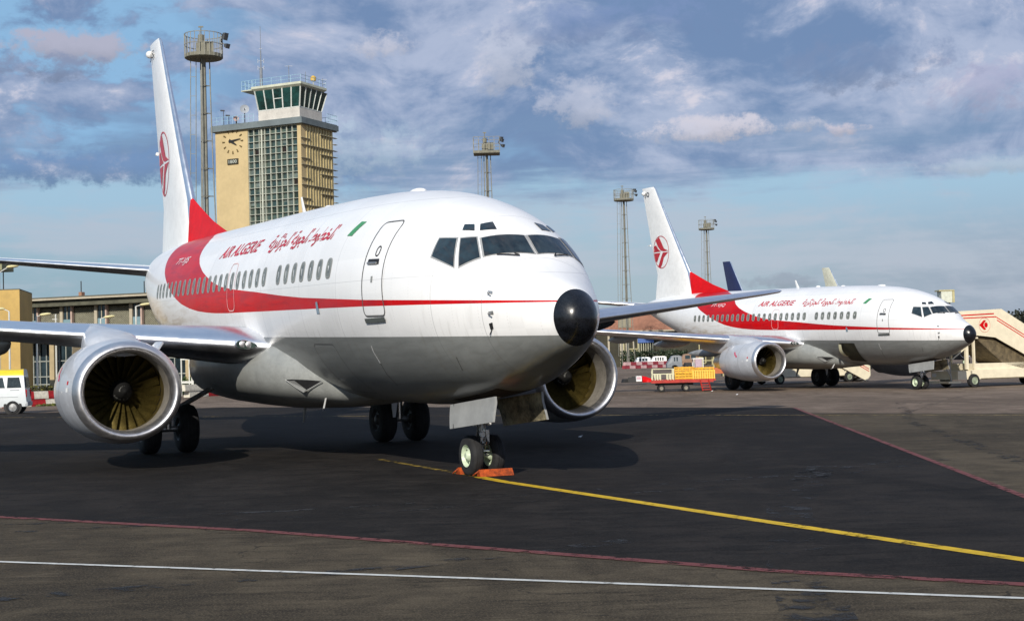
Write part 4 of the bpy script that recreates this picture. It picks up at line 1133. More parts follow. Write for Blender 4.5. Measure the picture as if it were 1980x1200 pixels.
# ================================================================== white van with a yellow roof
WV = mat('white van paint', (.66, .70, .72), .35, var=.05, coat=.3); YR = mat('yellow roof paint', (.72, .52, .01), .4, var=.08)
vp = at_g(27, 800)
A = empty('minibus', (vp.x - 1.30, vp.y + .62, 0), R(11))
def vbody(x, y, z): return (x, y, z)
mb = MB(); rr = []
prof = [(.34, .80), (.50, .84), (.95, .86), (1.32, .84), (1.80, .74), (1.92, .68), (2.05, .60), (2.10, .35)]
xs = [(-2.35, .55), (-2.2, .78), (-1.9, .9), (-1.3, 1.0), (1.48, 1.0), (1.62, .97), (1.68, .9)]
for x, sc_ in xs:
    ring = []
    for z, w in prof: ring.append((x - (.10 * (z - 1) if x > 1.55 else -.55 * max(0, z - .95) if x < -1.5 else 0), -w * (1 if sc_ == 1 else .93 + .07 * sc_), .34 + (z - .34) * (1 if x > -2 else min(1, sc_ + .15))))
    ring += [(p[0], -p[1], p[2]) for p in ring[::-1]]
    rr.append(ring)
mb.rings(rr, lambda i, j: 1 if 3 < j < 11 else 0); mb.build('body', [WV, YR], A, smooth=35)
for nm, x0, x1 in (('side_window', .86, 1.50), ('side_window', -.10, .76), ('side_window', -1.0, -.2)):
    for s in (-1, 1):
        mb = MB(); mb.prism([(x0, 1.24), (x1, 1.24), (x1 - .10, 1.72), (x0 + .02, 1.72)], lambda a, b, t, s=s: (a, s * (.853 - (b - 1.3) * .20) + t, b), -.008, .012); mb.build(nm, GLB, A)
mb = MB(); mb.prism([(-.62, 1.22), (.62, 1.22), (.56, 1.72), (-.56, 1.72)], lambda a, b, t: (1.71 - .10 * (b - 1) + t, a, b), -.02, .012); mb.build('rear_window', GLB, A)
mb = MB()
for s in (-1, 1): mb.box((-.3, s * .862, .80), (3.3, .012, .02)); mb.box((1.2, s * .856, 1.12), (.4, .012, .03))
mb.box((1.72, 0, .46), (.12, 1.66, .18)); mb.build('trim', mat('van trim', (.32, .34, .36), .5), A)
for s in (-1, 1):
    mb = MB(); mb.box((1.70, s * .72, .95), (.05, .14, .34)); mb.build('tail_lamp', RED, A)
for xx in (1.10, -1.45):
    for yy in (-.76, .76):
        mb = MB(); mb.lathe((xx, yy, .32), [(-.10, .19), (-.11, .29), (0, .32), (.11, .29), (.10, .19)], 'y', 26)
        for s in (-1, 1): mb.lathe((xx, yy, .32), [(s * .10, .19), (s * .07, .16), (s * .08, .002)], 'y', 18, 1)
        for s in (-1, 1): mb.lathe((xx, yy * 1.0, .36), [(s * .075, .41), (s * .078, .30)], 'y', 26, 2)
        mb.build('wheel', [TYRE, STEEL, BLACK], A, smooth=40)
tag(A, 'white minibus with a yellow roof standing at the left edge beside the striped barrier', 'minibus')

# ================================================================== planting
def leafy(name, loc, size, n, leaf, label, cat, group=None, cols=((.035, .06, .012), (.07, .09, .02)), kind=None, seed=1, rz=0, shape='box', trunk=None):
    rnd = random.Random(seed); A = empty(name, loc, rz) if trunk else None
    ms = [mat('leaf %.3f %.3f' % c[:2], c, .6, var=.3, scale=2) for c in cols]; mb = MB()
    lobes = [(rnd.uniform(-.5, .5), rnd.uniform(-.5, .5), rnd.uniform(.3, .8), rnd.uniform(.25, .42)) for _ in range(14)]
    for _ in range(n):
        if shape == 'box': x, y, z = rnd.uniform(-.5, .5), rnd.uniform(-.5, .5), rnd.uniform(0, 1) * (.82 + .18 * math.sin(9 * rnd.random()))
        else:
            lx, ly, lz, lr = rnd.choice(lobes); v = Vector((rnd.gauss(0, 1), rnd.gauss(0, 1), rnd.gauss(0, 1))).normalized() * lr * rnd.uniform(.55, 1.05); x, y, z = lx * .75 + v.x, ly * .75 + v.y, lz + v.z * .75
        c = Vector((x * size[0], y * size[1], z * size[2])); a = Vector((rnd.gauss(0, 1), rnd.gauss(0, 1), rnd.gauss(0, .7))).normalized(); b = a.cross(Vector((rnd.gauss(0, 1), rnd.gauss(0, 1), rnd.gauss(0, 1)))).normalized()
        s_ = leaf * rnd.uniform(.6, 1.3); mb.poly([c - a * s_, c + b * s_ * .5, c + a * s_, c - b * s_ * .5], 0 if rnd.random() < .55 else 1)
    o = mb.build('crown' if trunk else name, ms, A, fix=False)
    if trunk:
        t = MB(); t.tube([(0, 0, 0), (.05, 0, trunk * .5), (-.05, .1, trunk)], [.3, .22, .15], 8)
        for k in range(5): an = k * 1.3; t.tube([(0, 0, trunk * .8), (size[0] * .25 * math.cos(an), size[1] * .25 * math.sin(an), size[2] * .65)], [.14, .05], 6)
        t.build('trunk', mat('bark', (.10, .07, .045), .85), A); o = A
    else: o.location = loc; o.rotation_euler = (0, 0, rz)
    return tag(o, label, cat, group, kind)
hb = W(85, 758, 84)
hz = math.atan2((b1 - b0).y, (b1 - b0).x)
leafy('hedge', (hb.x, hb.y, 0), (5.5, 1.4, 1.15), 5200, .09, 'low clipped olive hedge between the barrier and the glass doors of the terminal', 'hedge', cols=((.045, .045, .01), (.11, .10, .018)), seed=3, rz=R(10))
hb = W(400, 742, 104)
leafy('hedge', (hb.x, hb.y, 0), (7.0, 1.6, 1.3), 5200, .10, 'green hedge behind the white and red blocks under the wing', 'hedge', cols=((.02, .05, .012), (.05, .09, .02)), seed=4)
hb = W(1265, 690, 259)
leafy('hedge', (hb.x, hb.y, 0), (12, 2.5, 3.0), 4200, .25, 'dark green hedge behind the white minibus far back under the second wing', 'hedge', cols=((.012, .028, .010), (.03, .05, .016)), seed=5)
tb = W(1981, 640, 210)
leafy('tree', (tb.x, tb.y, 0), (4.5, 4.5, 7.4), 2600, .32, 'dark round tree at the right edge beyond the passenger stairs', 'tree', cols=((.012, .018, .010), (.03, .035, .02)), seed=6, shape='lobe', trunk=3.0)
leafy('grass', (W(85, 765, 82).x, 81.6, 0), (5.2, 1.0, .12), 2500, .07, None, None, cols=((.05, .07, .01), (.12, .13, .02)), kind='stuff', seed=8)
# ================================================================== control tower
CRW = mat('cream tower render', (.48, .375, .20), .85, var=.08, scale=.25, bump=.1)
CRF = mat('ochre tower fins', (.50, .41, .21), .85, var=.2, scale=.6)
GRY = mat('tower grid mullion', (.52, .54, .46), .7, var=.1)
SLB = mat('grey roof slab', (.13, .16, .17), .8, var=.15, scale=.5)
SHF = mat('shelf edge', (.30, .28, .20), .8, var=.2, scale=.5)
RALB = mat('pale blue railing', (.25, .42, .52), .5)
C0 = W(581, 226, 200); ROOF = C0.z
u_ = Vector((-.905, .425, 0)); v_ = Vector((.425, .905, 0))
# local frame: x runs left along the clock face, y runs back along the fin face
A = empty('control_tower', (C0.x, C0.y, 0), 0)
def tw(x, y, z): p = u_ * x + v_ * y; return Vector((p.x, p.y, z))
LU, LV, PIT = 14.7, 8.6, .945
def tbox(mb, x0, x1, y0, y1, z0, z1, m=0):
    P = [tw(x, y, z) for z in (z0, z1) for x, y in ((x0, y0), (x1, y0), (x1, y1), (x0, y1))]
    i = [mb.V(p) for p in P]
    for f in ((3, 2, 1, 0), (4, 5, 6, 7), (0, 1, 5, 4), (1, 2, 6, 5), (2, 3, 7, 6), (3, 0, 4, 7)): mb.face([i[k] for k in f], m)
XG = 9.05
mb = MB(); tbox(mb, .25, LU, .45, LV, 0, ROOF - .9); tbox(mb, XG, LU, 0, .45, 0, ROOF - .9); tbox(mb, 0, .62, .0, .45, 0, ROOF - .9, 0); tbox(mb, 0, .25, .45, 1.3, 0, ROOF - .9, 0)
mb.build('wall', CRW, A)
# recessed panes behind the sun grid, each of its own tone
rnd = random.Random(11); gm = [mat('tower pane %d' % k, c, .25, var=.35, scale=.7) for k, c in enumerate(((.03, .06, .062), (.05, .082, .075), (.06, .085, .07), (.11, .14, .13), (.025, .04, .03), (.02, .012, .008)))]
NR = int((ROOF - 1) / PIT); NCc = 9; cw = (XG - .62) / NCc
mb = MB()
for r_ in range(NR):
    zt = ROOF - .9 - r_ * PIT
    for c_ in range(NCc):
        x0 = .62 + c_ * cw; k = rnd.choices(range(6), (4, 5, 4, 2, 3, .35))[0]
        mb.poly([tw(x0, .42, zt), tw(x0 + cw, .42, zt), tw(x0 + cw, .42, zt - PIT), tw(x0, .42, zt - PIT)], k)
        if rnd.random() < .35: h = rnd.uniform(.2, .7); mb.poly([tw(x0 + .1, .40, zt - .05), tw(x0 + cw - .1, .40, zt - .05), tw(x0 + cw - .1, .40, zt - PIT * h), tw(x0 + .1, .40, zt - PIT * h)], rnd.choice((2, 3)))
mb.build('window', gm, A, fix=False)
mb = MB()
for c_ in range(NCc + 1):
    x0 = .62 + c_ * cw; tbox(mb, x0 - .035, x0 + .035, .12, .43, 0, ROOF - .92)
tbox(mb, .62 + 6.42 * cw, .62 + 6.6 * cw, .05, .43, 0, ROOF - .92)
for r_ in range(NR + 1):
    zt = ROOF - .93 - r_ * PIT; tbox(mb, .0, XG, .06, .425, zt - .045, zt)
mb.build('sun_grid', GRY, A)
mb = MB()
for k in range(10):
    y0 = 1.3 + k * (LV - 1.5) / 10; tbox(mb, -.12, .24, y0, y0 + .08, 0, ROOF - .92); tbox(mb, -.04, .25, y0 + .08, y0 + .56, 0, ROOF - .92)
mb.build('fin_wall', CRF, A)
mb = MB()
for r_ in range(NR + 1):
    zt = ROOF - .95 - r_ * PIT
    if r_ % 3 != 1: tbox(mb, -.22, .0, -.12, 2.2, zt - .07, zt)
    if r_ % 3 == 0: tbox(mb, -.28, .0, 2.2, LV + .3, zt - .07, zt)
    elif r_ % 3 == 1: tbox(mb, -.28, .0, LV * .55, LV + .3, zt - .07, zt)
    tbox(mb, -.25, .2, LV - .2, LV + .6, zt - .07, zt)
mb.build('sun_shelf', SHF, A)
mb = MB(); tbox(mb, -.5, LU + .45, -.5, LV + .6, ROOF - .9, ROOF - .12); tbox(mb, -.35, LU + .3, -.35, LV + .45, ROOF - .12, ROOF); mb.build('roof', SLB, A)
# clock
cl = MB(); cx, cz, cr = 11.62, W(442, 272, 204).z, 1.72
for k in range(12):
    a = 2 * math.pi * k / 12; s, c = math.sin(a), math.cos(a); r0, r1, w = cr * .80, cr * 1.05, .10
    if k == 0:
        for q in (-.14, .07): tbox(cl, cx - q - .07, cx - q, -.10, -.003, cz + r0 - .08, cz + r1)
        tbox(cl, cx - .07, cx + .07, -.10, -.003, cz + r0 - .10, cz + r0)
        tbox(cl, cx - .07, cx + .07, -.10, -.003, cz + r1 - .03, cz + r1 + .06)
    else:
        P = []
        for dr, dt in ((r0, -w * .5), (r0, w * .5), (r1, w), (r1, -w)): P.append((cx - (s * dr + c * dt), cz + (c * dr - s * dt)))
        cl.prism(P, lambda a_, b_, t: tw(a_, t, b_), -.10, -.003)
ck = cl.build('clock', mat('clock numeral bronze', (.13, .09, .03), .5, .3), A)
for nm, ang, L_, w in (('minute_hand', 82, 1.75, .11), ('hour_hand', 122, 1.15, .15)):
    h = MB(); a = R(ang); s, c = math.sin(a), math.cos(a)
    P = [(cx + .30 - (s * r_ + c * t_), cz + .05 + (c * r_ - s * t_)) for r_, t_ in ((-.35, -w * 1.3), (.35, -w), (L_, -w * .35), (L_, w * .35), (.35, w), (-.35, w * 1.3))]
    h.prism(P, lambda a_, b_, t: tw(a_, t, b_), -.19 if nm[0] == 'm' else -.15, -.15 if nm[0] == 'm' else -.105); h.build(nm, BLACK, ck)
zs = W(443, 311, 204).z
mb = MB(); tbox(mb, cx - .92, cx + .95, -.14, -.003, zs - .40, zs + .40)
sg = mb.build('digital_sign', mat('sign dark board', (.035, .03, .015), .5), A)
text_obj('sign_digits', '1800', lambda a_, b_: tw(cx + .70 - a_, -.15, zs - .24 + b_), mat('sign pale digits', (.42, .45, .40), .5), sg, 1.4, .48)
# cab
CB = ROOF + .02; c0x, c0y = .05, .0
mb = MB(); tbox(mb, .35, 7.35, .35, 6.1, CB, CB + 1.55); mb.build('cab_base', mat('pale cab concrete', (.50, .48, .44), .8, var=.12, scale=.7), A)
lean, zg0, zg1 = .62, CB + 1.55, CB + 4.3
bt = [(.4, .4), (7.3, .4), (7.3, 6.05), (.4, 6.05)]; tp = [(.4 - lean, .4 - lean), (7.3 + lean * .35, .4 - lean), (7.3 + lean * .35, 6.05 + lean), (.4 - lean, 6.05 + lean)]
CABG = mat('green tinted cab glass', (.008, .045, .042), .08, var=.5, scale=.35, spec=.8)
mb = MB()
for k in range(4):
    a, b, c, d = bt[k], bt[(k + 1) % 4], tp[(k + 1) % 4], tp[k]
    mb.poly([tw(*a, zg0), tw(*b, zg0), tw(*c, zg1), tw(*d, zg1)])
gl = mb.build('cab_glazing', CABG, A)
mb = MB()
for k, n in ((0, 5), (3, 5), (1, 4), (2, 4)):
    a, b, c, d = bt[k], bt[(k + 1) % 4], tp[(k + 1) % 4], tp[k]
    for i in range(n + 1):
        u = i / n; p = tw(a[0] + (b[0] - a[0]) * u, a[1] + (b[1] - a[1]) * u, zg0); q = tw(d[0] + (c[0] - d[0]) * u, d[1] + (c[1] - d[1]) * u, zg1)
        mb.beam(p, q, .15 if k else .17)
    mb.beam(tw(*a, zg0), tw(*b, zg0), .14)
a, b, c, d = bt[0], bt[1], tp[1], tp[0]
def gq(u, v): 
    p = tw(a[0] + (b[0] - a[0]) * u, a[1] + (b[1] - a[1]) * u, zg0); q = tw(d[0] + (c[0] - d[0]) * u, d[1] + (c[1] - d[1]) * u, zg1); return p.lerp(q, v)
mb.beam(gq(.4, .52), gq(.6, .52), .1)
mb.build('window_frame', mat('cab frame white', (.55, .58, .55), .5), gl)
mb = MB(); P0 = [(-.1, -.1), (7.7, -.1), (7.7, 5.9), (-.1, 5.9)]; P1 = [(-.5, -.5), (7.95, -.5), (7.95, 6.2), (-.5, 6.2)]
mb.rings([[tw(*p, zg1 - .02) for p in P0], [tw(*p, zg1 + .3) for p in P1], [tw(*p, zg1 + .62) for p in P1], [tw(*p, zg1 + .68) for p in P0]])
tbox(mb, 7.9, 10.3, .4, 5.2, zg1 + .34, zg1 + .50)
mb.build('cab_roof', mat('cab roof cream', (.48, .50, .40), .7, var=.12, scale=.6), A)
mb = MB()
def rail(x0, y0, x1, y1, z, h, n):
    for hh in (.5, 1.0): mb.beam(tw(x0, y0, z + h * hh), tw(x1, y1, z + h * hh), .05)
    for i in range(n + 1): u = i / n; p = tw(x0 + (x1 - x0) * u, y0 + (y1 - y0) * u, z); mb.beam(p, p + Vector((0, 0, h)), .05)
zr = zg1 + .62
rail(-.4, -.4, 7.8, -.4, zr, 1.0, 5); rail(-.4, -.4, -.4, 6.1, zr, 1.0, 4); rail(7.8, .4, 10.2, .4, zg1 + .5, 1.3, 4); rail(10.2, .4, 10.2, 5.1, zg1 + .5, 1.3, 5); rail(7.6, -.5, LU + .2, -.5, ROOF, 1.1, 8); rail(-.4, 6.3, -.4, LV + .4, ROOF, 1.3, 5); rail(-.4, LV + .4, 3, LV + .4, ROOF, 1.3, 5)
mb.build('railing', RALB, A)
def zpx(px, py, Y): return W(px, py, Y).z
mb = MB(); b_ = tw(7.35, 1.2, zr)
zt_ = zpx(494, 48, 203); mb.tube([b_, b_ + Vector((0, 0, 3.0))], .22, 8); mb.tube([b_ + Vector((0, 0, 3)), Vector((b_.x, b_.y, zt_ - 3.5))], .09, 6); mb.tube([Vector((b_.x, b_.y, zt_ - 3.5)), Vector((b_.x, b_.y, zt_))], .04, 6)
for h in (3.0, 4.0): mb.box(b_ + Vector((0, 0, h)), (.9, .06, .06)); mb.box(b_ + Vector((-.42, 0, h)), (.06, .06, .6)); mb.box(b_ + Vector((.42, 0, h)), (.06, .06, .6))
mb.box(Vector((b_.x, b_.y, zt_ - 3.2)), (.5, .05, .05)); mb.build('antenna_mast', mat('mast grey', (.25, .27, .30), .5, .4), A)
mb = MB(); b_ = tw(2.8, 1.5, zr); mb.tube([b_, b_ + Vector((0, 0, 2.9))], .05, 6); mb.box(b_ + Vector((0, 0, 2.8)), (1.1, .05, .05))
b_ = tw(-.2, 1.2, zr); mb.tube([b_, b_ + Vector((0, 0, 1.6))], .04, 6); b_ = tw(-.3, 5.5, zr); mb.tube([b_, b_ + Vector((0, 0, 1.4))], .04, 6); mb.box(b_ + Vector((.2, 0, 1.2)), (.8, .05, .05)); mb.box(b_ + Vector((.2, 0, .6)), (.6, .05, .05)); mb.build('whip_antenna', mat('mast grey', (.2, .2, .2)), A)
mb = MB(); b_ = tw(.2, 3.8, zr + 1.1); mb.lathe(b_, [(-.35, .05), (-.3, .38), (.2, .42), (.4, .2), (.45, .03)], 'z', 12); mb.tube([b_ - Vector((0, 0, 1.1)), b_ - Vector((0, 0, .3))], .06, 6); mb.build('roof_beacon', mat('beacon ochre', (.55, .36, .06), .5), A)
def dish(x, y, r_, hh, m, tilt):
    mb = MB(); b_ = tw(x, y, ROOF); c = b_ + Vector((0, 0, hh)); mb.tube([b_, c], .07, 8, 1)
    d = Vector((.15, -1, tilt)).normalized(); s = d.cross(Vector((0, 0, 1))).normalized(); t = s.cross(d); rr = []
    for k in range(6):
        q = k / 5; rr.append([c + d * (.28 * q * q) * r_ + (s * math.cos(a_) + t * math.sin(a_)) * max(.01, q * r_) for a_ in [2 * math.pi * j / 20 for j in range(20)]])
    mb.rings(rr, 0, True, False); mb.tube([c, c + d * r_ * .7], .04, 6, 1); mb.build('satellite_dish', [m, BLACK], A, smooth=60)
dish(9.9, .6, .66, 2.1, mat('dish grey', (.30, .33, .37), .6), .25); dish(11.7, 1.0, .40, .95, mat('dish dull pink', (.42, .26, .22), .6), .3)
mb = MB()
for x, hh in ((13.3, 2.2), (12.4, 1.4), (11.0, 1.0)):
    b_ = tw(x, .2, ROOF); mb.tube([b_, b_ + Vector((0, 0, hh))], .05, 6); mb.box(b_ + Vector((-.15, 0, hh)), (.6, .2, .18), 0, .5)
mb.build('roof_floodlight', mat('dark fitting', (.07, .07, .08), .6), A)
mb = MB(); tbox(mb, -.5, -.1, LV - 1.0, LV + .2, ROOF - 13.4, ROOF - 12.2); mb.build('red_sign', RED, A)
tag(A, 'tall cream control tower with a clock, a sun-shade grid and a green glazed cab', 'control tower')

# ================================================================== floodlight masts
MST = mat('weathered mast paint', (.21, .205, .165), .7, var=.2, scale=.8); MSD = mat('mast lattice steel', (.20, .20, .17), .6, var=.2); MSP = mat('mast platform', (.17, .165, .125), .7, var=.2)
def floodmast(px, ptop, Y, H_, label, side=1, sq=False, ladder=True):
    top = W(px, ptop, Y); A = empty('floodlight_mast', (top.x, top.y, 0)); Hp = top.z   # platform floor height
    mb = MB()
    mb.tube([(0, 0, 0), (0, 0, Hp)], [.22, .16], 10); mb.build('pole', MST, A, smooth=50)
    mb = MB(); legs = []
    for a in (0.3, 2.4, 4.5):
        f = lambda z, a=a: Vector((math.cos(a) * (.46 + .75 * (1 - z / Hp)**1.5), math.sin(a) * (.46 + .75 * (1 - z / Hp)**1.5), z)); legs.append(f)
        mb.tube([f(Hp * k / 10) for k in range(11)], .055, 5)
    n = int(Hp / 2.2)
    for k in range(1, n):
        z = Hp * k / n
        for i in range(3): mb.beam(legs[i](z), legs[(i + 1) % 3](z), .05)
    if ladder:
        lx = lambda z: -1.05 - .5 * (1 - z / Hp)
        mb.tube([(lx(z), -.2, z) for z in (2, Hp * .5, Hp)], .035, 5); mb.tube([(lx(z) + .45, -.2, z) for z in (2, Hp * .5, Hp)], .035, 5)
        for k in range(int(Hp / 1.1)): z = 2 + k * 1.1; 
        for k in range(int(Hp / 1.6)): z = 2 + k * 1.6; mb.beam((lx(z), -.2, z), (lx(z) + .45, -.2, z), .03)
    mb.build('lattice', MSD, A)
    Rp, n = 1.55, 24
    mb = MB()
    pts = [(Rp * math.cos(2 * math.pi * k / n), Rp * math.sin(2 * math.pi * k / n)) for k in range(n)] if not sq else [(-Rp, -Rp * .8), (Rp, -Rp * .8), (Rp, Rp * .8), (-Rp, Rp * .8)]
    mb.rings([[(x * .96, y * .96, Hp - .05) for x, y in pts], [(x, y, Hp) for x, y in pts], [(x, y, Hp + .28) for x, y in pts], [(x * .94, y * .94, Hp + .28) for x, y in pts]]); mb.build('platform', MSP, A)
    mb = MB(); hh = H_
    N = len(pts)
    for z in (hh, hh * .55):
        for i in range(N): a, b = pts[i], pts[(i + 1) % N]; mb.beam((a[0], a[1], Hp + z), (b[0], b[1], Hp + z), .05)
    if sq:
        for i in range(4):
            a, b = pts[i], pts[(i + 1) % 4]
            for k in range(5): u = k / 5; mb.beam((a[0] + (b[0] - a[0]) * u, a[1] + (b[1] - a[1]) * u, Hp), (a[0] + (b[0] - a[0]) * u, a[1] + (b[1] - a[1]) * u, Hp + hh), .05)
    else:
        for i in range(0, N): a = pts[i]; mb.beam((a[0], a[1], Hp), (a[0], a[1], Hp + hh), .05)
    mb.build('guard_rail', MSD, A)
    mb = MB(); mb.box((-.2, 0, Hp + .28 + hh * .25), (.7, .7, hh * .5)); mb.box((.45, -.2, Hp + .9), (.8, .05, .9)); mb.tube([(-.2, 0, Hp + hh * .5), (-.2, 0, Hp + hh * 1.0)], .25, 10); mb.tube([(-.2, 0, Hp + hh), (-.2, 0, Hp + hh * 1.35)], .05, 6); mb.box((-.2, 0, Hp + hh * 1.35), (.4, .06, .12)); mb.build('control_box', MSP, A)
    for k, (dx_, dz_) in enumerate(((1.70, .80), (1.80, .48), (1.62, .98))):
        mb = MB(); c = Vector((side * dx_, -.3 + .3 * k, Hp + hh * dz_ + .1)); mb.beam(c, (side * 1.45, -.2 + .2 * k, Hp + hh * .7), .08)
        d = Vector((side * .8, -.5, -.35)).normalized(); s = d.cross(Vector((0, 0, 1))).normalized(); t = s.cross(d)
        mb.rings([[c + (s * a * .14 + t * b * .12) for a, b in ((-1, -1), (1, -1), (1, 1), (-1, 1))], [c + d * .34 + (s * a * .22 + t * b * .20) for a, b in ((-1, -1), (1, -1), (1, 1), (-1, 1))]]); mb.build('floodlight', mat('lamp housing', (.07, .075, .08), .5), A)
    return tag(A, label, 'floodlight mast', 'floodlight masts round the apron')
floodmast(394, 113, 118, 1.95, 'tallest floodlight mast with a round railed platform, between the tail fin and the clock tower')
floodmast(941, 298, 170, 1.9, 'floodlight mast rising straight behind the cockpit roof of the nearest airliner', sq=True)
floodmast(1206, 388, 225, 1.7, 'floodlight mast standing just left of the second white tail fin')
floodmast(1366, 444, 285, 1.9, 'smallest floodlight mast, between the second white tail fin and the navy one')

# ================================================================== terminal on the left
TPL = mat('terminal pale trim', (.40, .355, .27), .8, var=.12, scale=.8); TDK = mat('terminal olive wall', (.085, .085, .06), .85, var=.3, scale=.5); TGL = mat('terminal glass', (.02, .035, .045), .12, var=.5, scale=.3)
TBL = mat('pale blue spandrel', (.16, .26, .30), .6, var=.1); TCR = mat('terminal column cream', (.42, .33, .19), .8, var=.15, scale=.5); TRF = mat('terminal roof edge', (.10, .095, .07), .8)
pL, pR = W(60, 577, 112), W(292, 567.5, 108)
dirT = (pR - pL); dirT.z = 0; LT = dirT.length; dirT.normalize(); zR = (pL.z + pR.z) / 2
TA = empty('terminal_building', (pL.x, pL.y, 0), math.atan2(dirT.y, dirT.x))
sc_ = LT / (292 - 60); X = lambda px: (px - 60) * sc_
zmid = W(200, 640, 110).z; depth = 14
mb = MB(); mb.box((LT * .5 + 5, depth / 2 + .6, zR / 2 - .3), (LT + 26, depth, zR - .6)); mb.build('wall', TDK, TA)
mb = MB(); mb.box((LT * .5 + 5, depth / 2 - .2, zR - .05), (LT + 27, depth + 1.8, .10), 1); mb.box((LT * .5 + 5, -1.06, zR - .17), (LT + 27, .12, .13), 0); mb.box((LT * .5 + 5, depth / 2 - .3, zR - .45), (LT + 26.5, depth + .9, .5), 2); mb.box((LT * .5 + 5, -.1, zmid - .15), (LT + 26.5, 1.5, .45), 0); mb.build('roof', [TPL, TRF, TDK], TA)
LAT = mat('lattice screen', (.30, .29, .22), .85, var=.2)
def lattice(x0, x1, z0, z1):
    mb = MB(); n = int((x1 - x0) / .17); yy = .25; w = .028
    for k in range(-int((z1 - z0) / .17) - 1, n + 1):
        for s in (1, -1):
            xa = x0 + k * .17 if s > 0 else x1 - k * .17; xb = xa + s * (z1 - z0)
            za, zb = z0, z1
            lo_, hi_ = x0, x1
            def clip(x, z): return x, z
            if s > 0:
                if xa < x0: za += x0 - xa; xa = x0
                if xb > x1: zb -= xb - x1; xb = x1
            else:
                if xa > x1: za += xa - x1; xa = x1
                if xb < x0: zb -= x0 - xb; xb = x0
            if zb - za > .05: mb.beam((xa, yy + (.02 if s > 0 else -.02), za), (xb, yy + (.02 if s > 0 else -.02), zb), w, .03, 0, (0, 1, 0))
    mb.box(((x0 + x1) / 2, yy + .16, (z0 + z1) / 2), (x1 - x0, .05, z1 - z0), 1)
    return mb.build('lattice_screen', [LAT, TDK], TA)
zb_, zt2 = zmid + .1, zR - .72
for rep in range(-2, 5):
    o = rep * 67
    if 140 + o < 40 and rep < -1: pass
    for c0_, c1_ in ((116, 122), (137, 140)):
        mb = MB(); mb.box((X((c0_ + c1_) / 2 + o), .16, (zb_ + zt2) / 2), (X(c1_) - X(c0_) - .02, .3, zt2 - zb_)); mb.build('column', TPL if c0_ == 116 else mat('pinkish post', (.46, .34, .29), .8), TA)
    mb = MB(); mb.box((X(129.5 + o), .2, (zb_ + .9 + zt2) / 2), (X(14) - X(0), .16, zt2 - zb_ - .9)); mb.box((X(129.5 + o), .18, zb_ + .45), (X(15) - X(0), .2, .9), 1)
    mb.beam((X(129.5 + o), .1, zb_ + .9), (X(129.5 + o), .1, zt2), .06, None, 2); mb.build('window', [TGL, TBL, TPL], TA)
    lattice(X(142 + o), X(181 + o), zb_ + .15, zt2 - .1)
# glazed ground floor
mb = MB(); mb.box((LT * .5 + 5, .45, (zmid - .4) / 2), (LT + 26, .3, zmid - .4)); mb.build('shop_glazing', TGL, TA)
mb = MB(); WFR = 0
for k in range(-9, 62):
    x = k * .62
    if x < LT + 18: mb.box((x, .22, (zmid - .4) / 2), (.06, .10, zmid - .4))
for z in (.95, 1.55, 2.75): mb.box((LT * .5 + 5, .24, z), (LT + 26, .06, .07))
mb.build('door_frame', mat('white door frames', (.33, .35, .32), .5), TA)
for k in range(-2, 9):
    mb = MB(); mb.box((X(48 + k * 64), -.55, (zmid - .35) / 2), (.42, .42, zmid - .35)); mb.build('column', TCR, TA)
mb = MB(); mb.box((X(66), -1.2, W(66, 655, 108).z), (X(78) - X(0), 1.4, .22)); mb.build('canopy', mat('canopy cream', (.55, .50, .36), .7), TA)
for px, py0, py1 in ((127, 577, 543), (250, 570, 546)):
    mb = MB(); z0 = zR; z1 = W(px, py1, 112).z; mb.tube([(X(px), 2, z0), (X(px), 2, z1)], .04, 6); mb.build('roof_antenna', BLACK, TA)
mb = MB(); mb.box((X(144), 1.0, zR + .2), (.28, .4, .42)); mb.build('chimney', mat('terracotta', (.30, .16, .10), .8), TA)
tag(TA, 'low two-storey terminal with lattice screens, pale columns and glass doors behind the near wing', 'building')

OCH = mat('ochre rendered wall', (.46, .31, .10), .85, var=.10, scale=.5, bump=.1)
e0, e1 = W(37.5, 560, 92), W(62, 570, 97.5)
A = empty('ochre_block', (e0.x, e0.y, 0))
mb = MB(); d2 = Vector((e1.x - e0.x, e1.y - e0.y)); H0 = e0.z
P = [(0, 0), (d2.x, d2.y), (d2.x - 9, d2.y + 3.2), (-12, .9)]
mb.rings([[(x, y, 0) for x, y in P], [(x, y, H0) for x, y in P]]); mb.build('wall', OCH, A)
mb = MB(); mb.rings([[(x, y - .0, H0) for x, y in P], [(x, y, H0 + .07) for x, y in P]]); mb.build('coping', TRF, A)
mb = MB(); p = W(12, 560, 94) ; mb.tube([(p.x - e0.x, 1.5, H0), (p.x - e0.x, 1.5, W(12, 522, 94).z)], .035, 6); p = W(2, 560, 94); mb.tube([(p.x - e0.x - .1, 1.8, H0), (p.x - e0.x - .1, 1.8, W(2, 524, 94).z)], .11, 8, 1); mb.build('roof_post', [BLACK, mat('post yellow green', (.30, .30, .08), .6)], A)
mb = MB(); mb.box((p.x - e0.x - 1.0, 1.9, W(2, 517, 94).z), (3.0, 2.2, .5)); mb.build('roof_canopy', mat('canopy olive', (.22, .22, .12), .7), A)
tag(A, 'plain ochre rendered block at the left edge in front of the terminal', 'building')

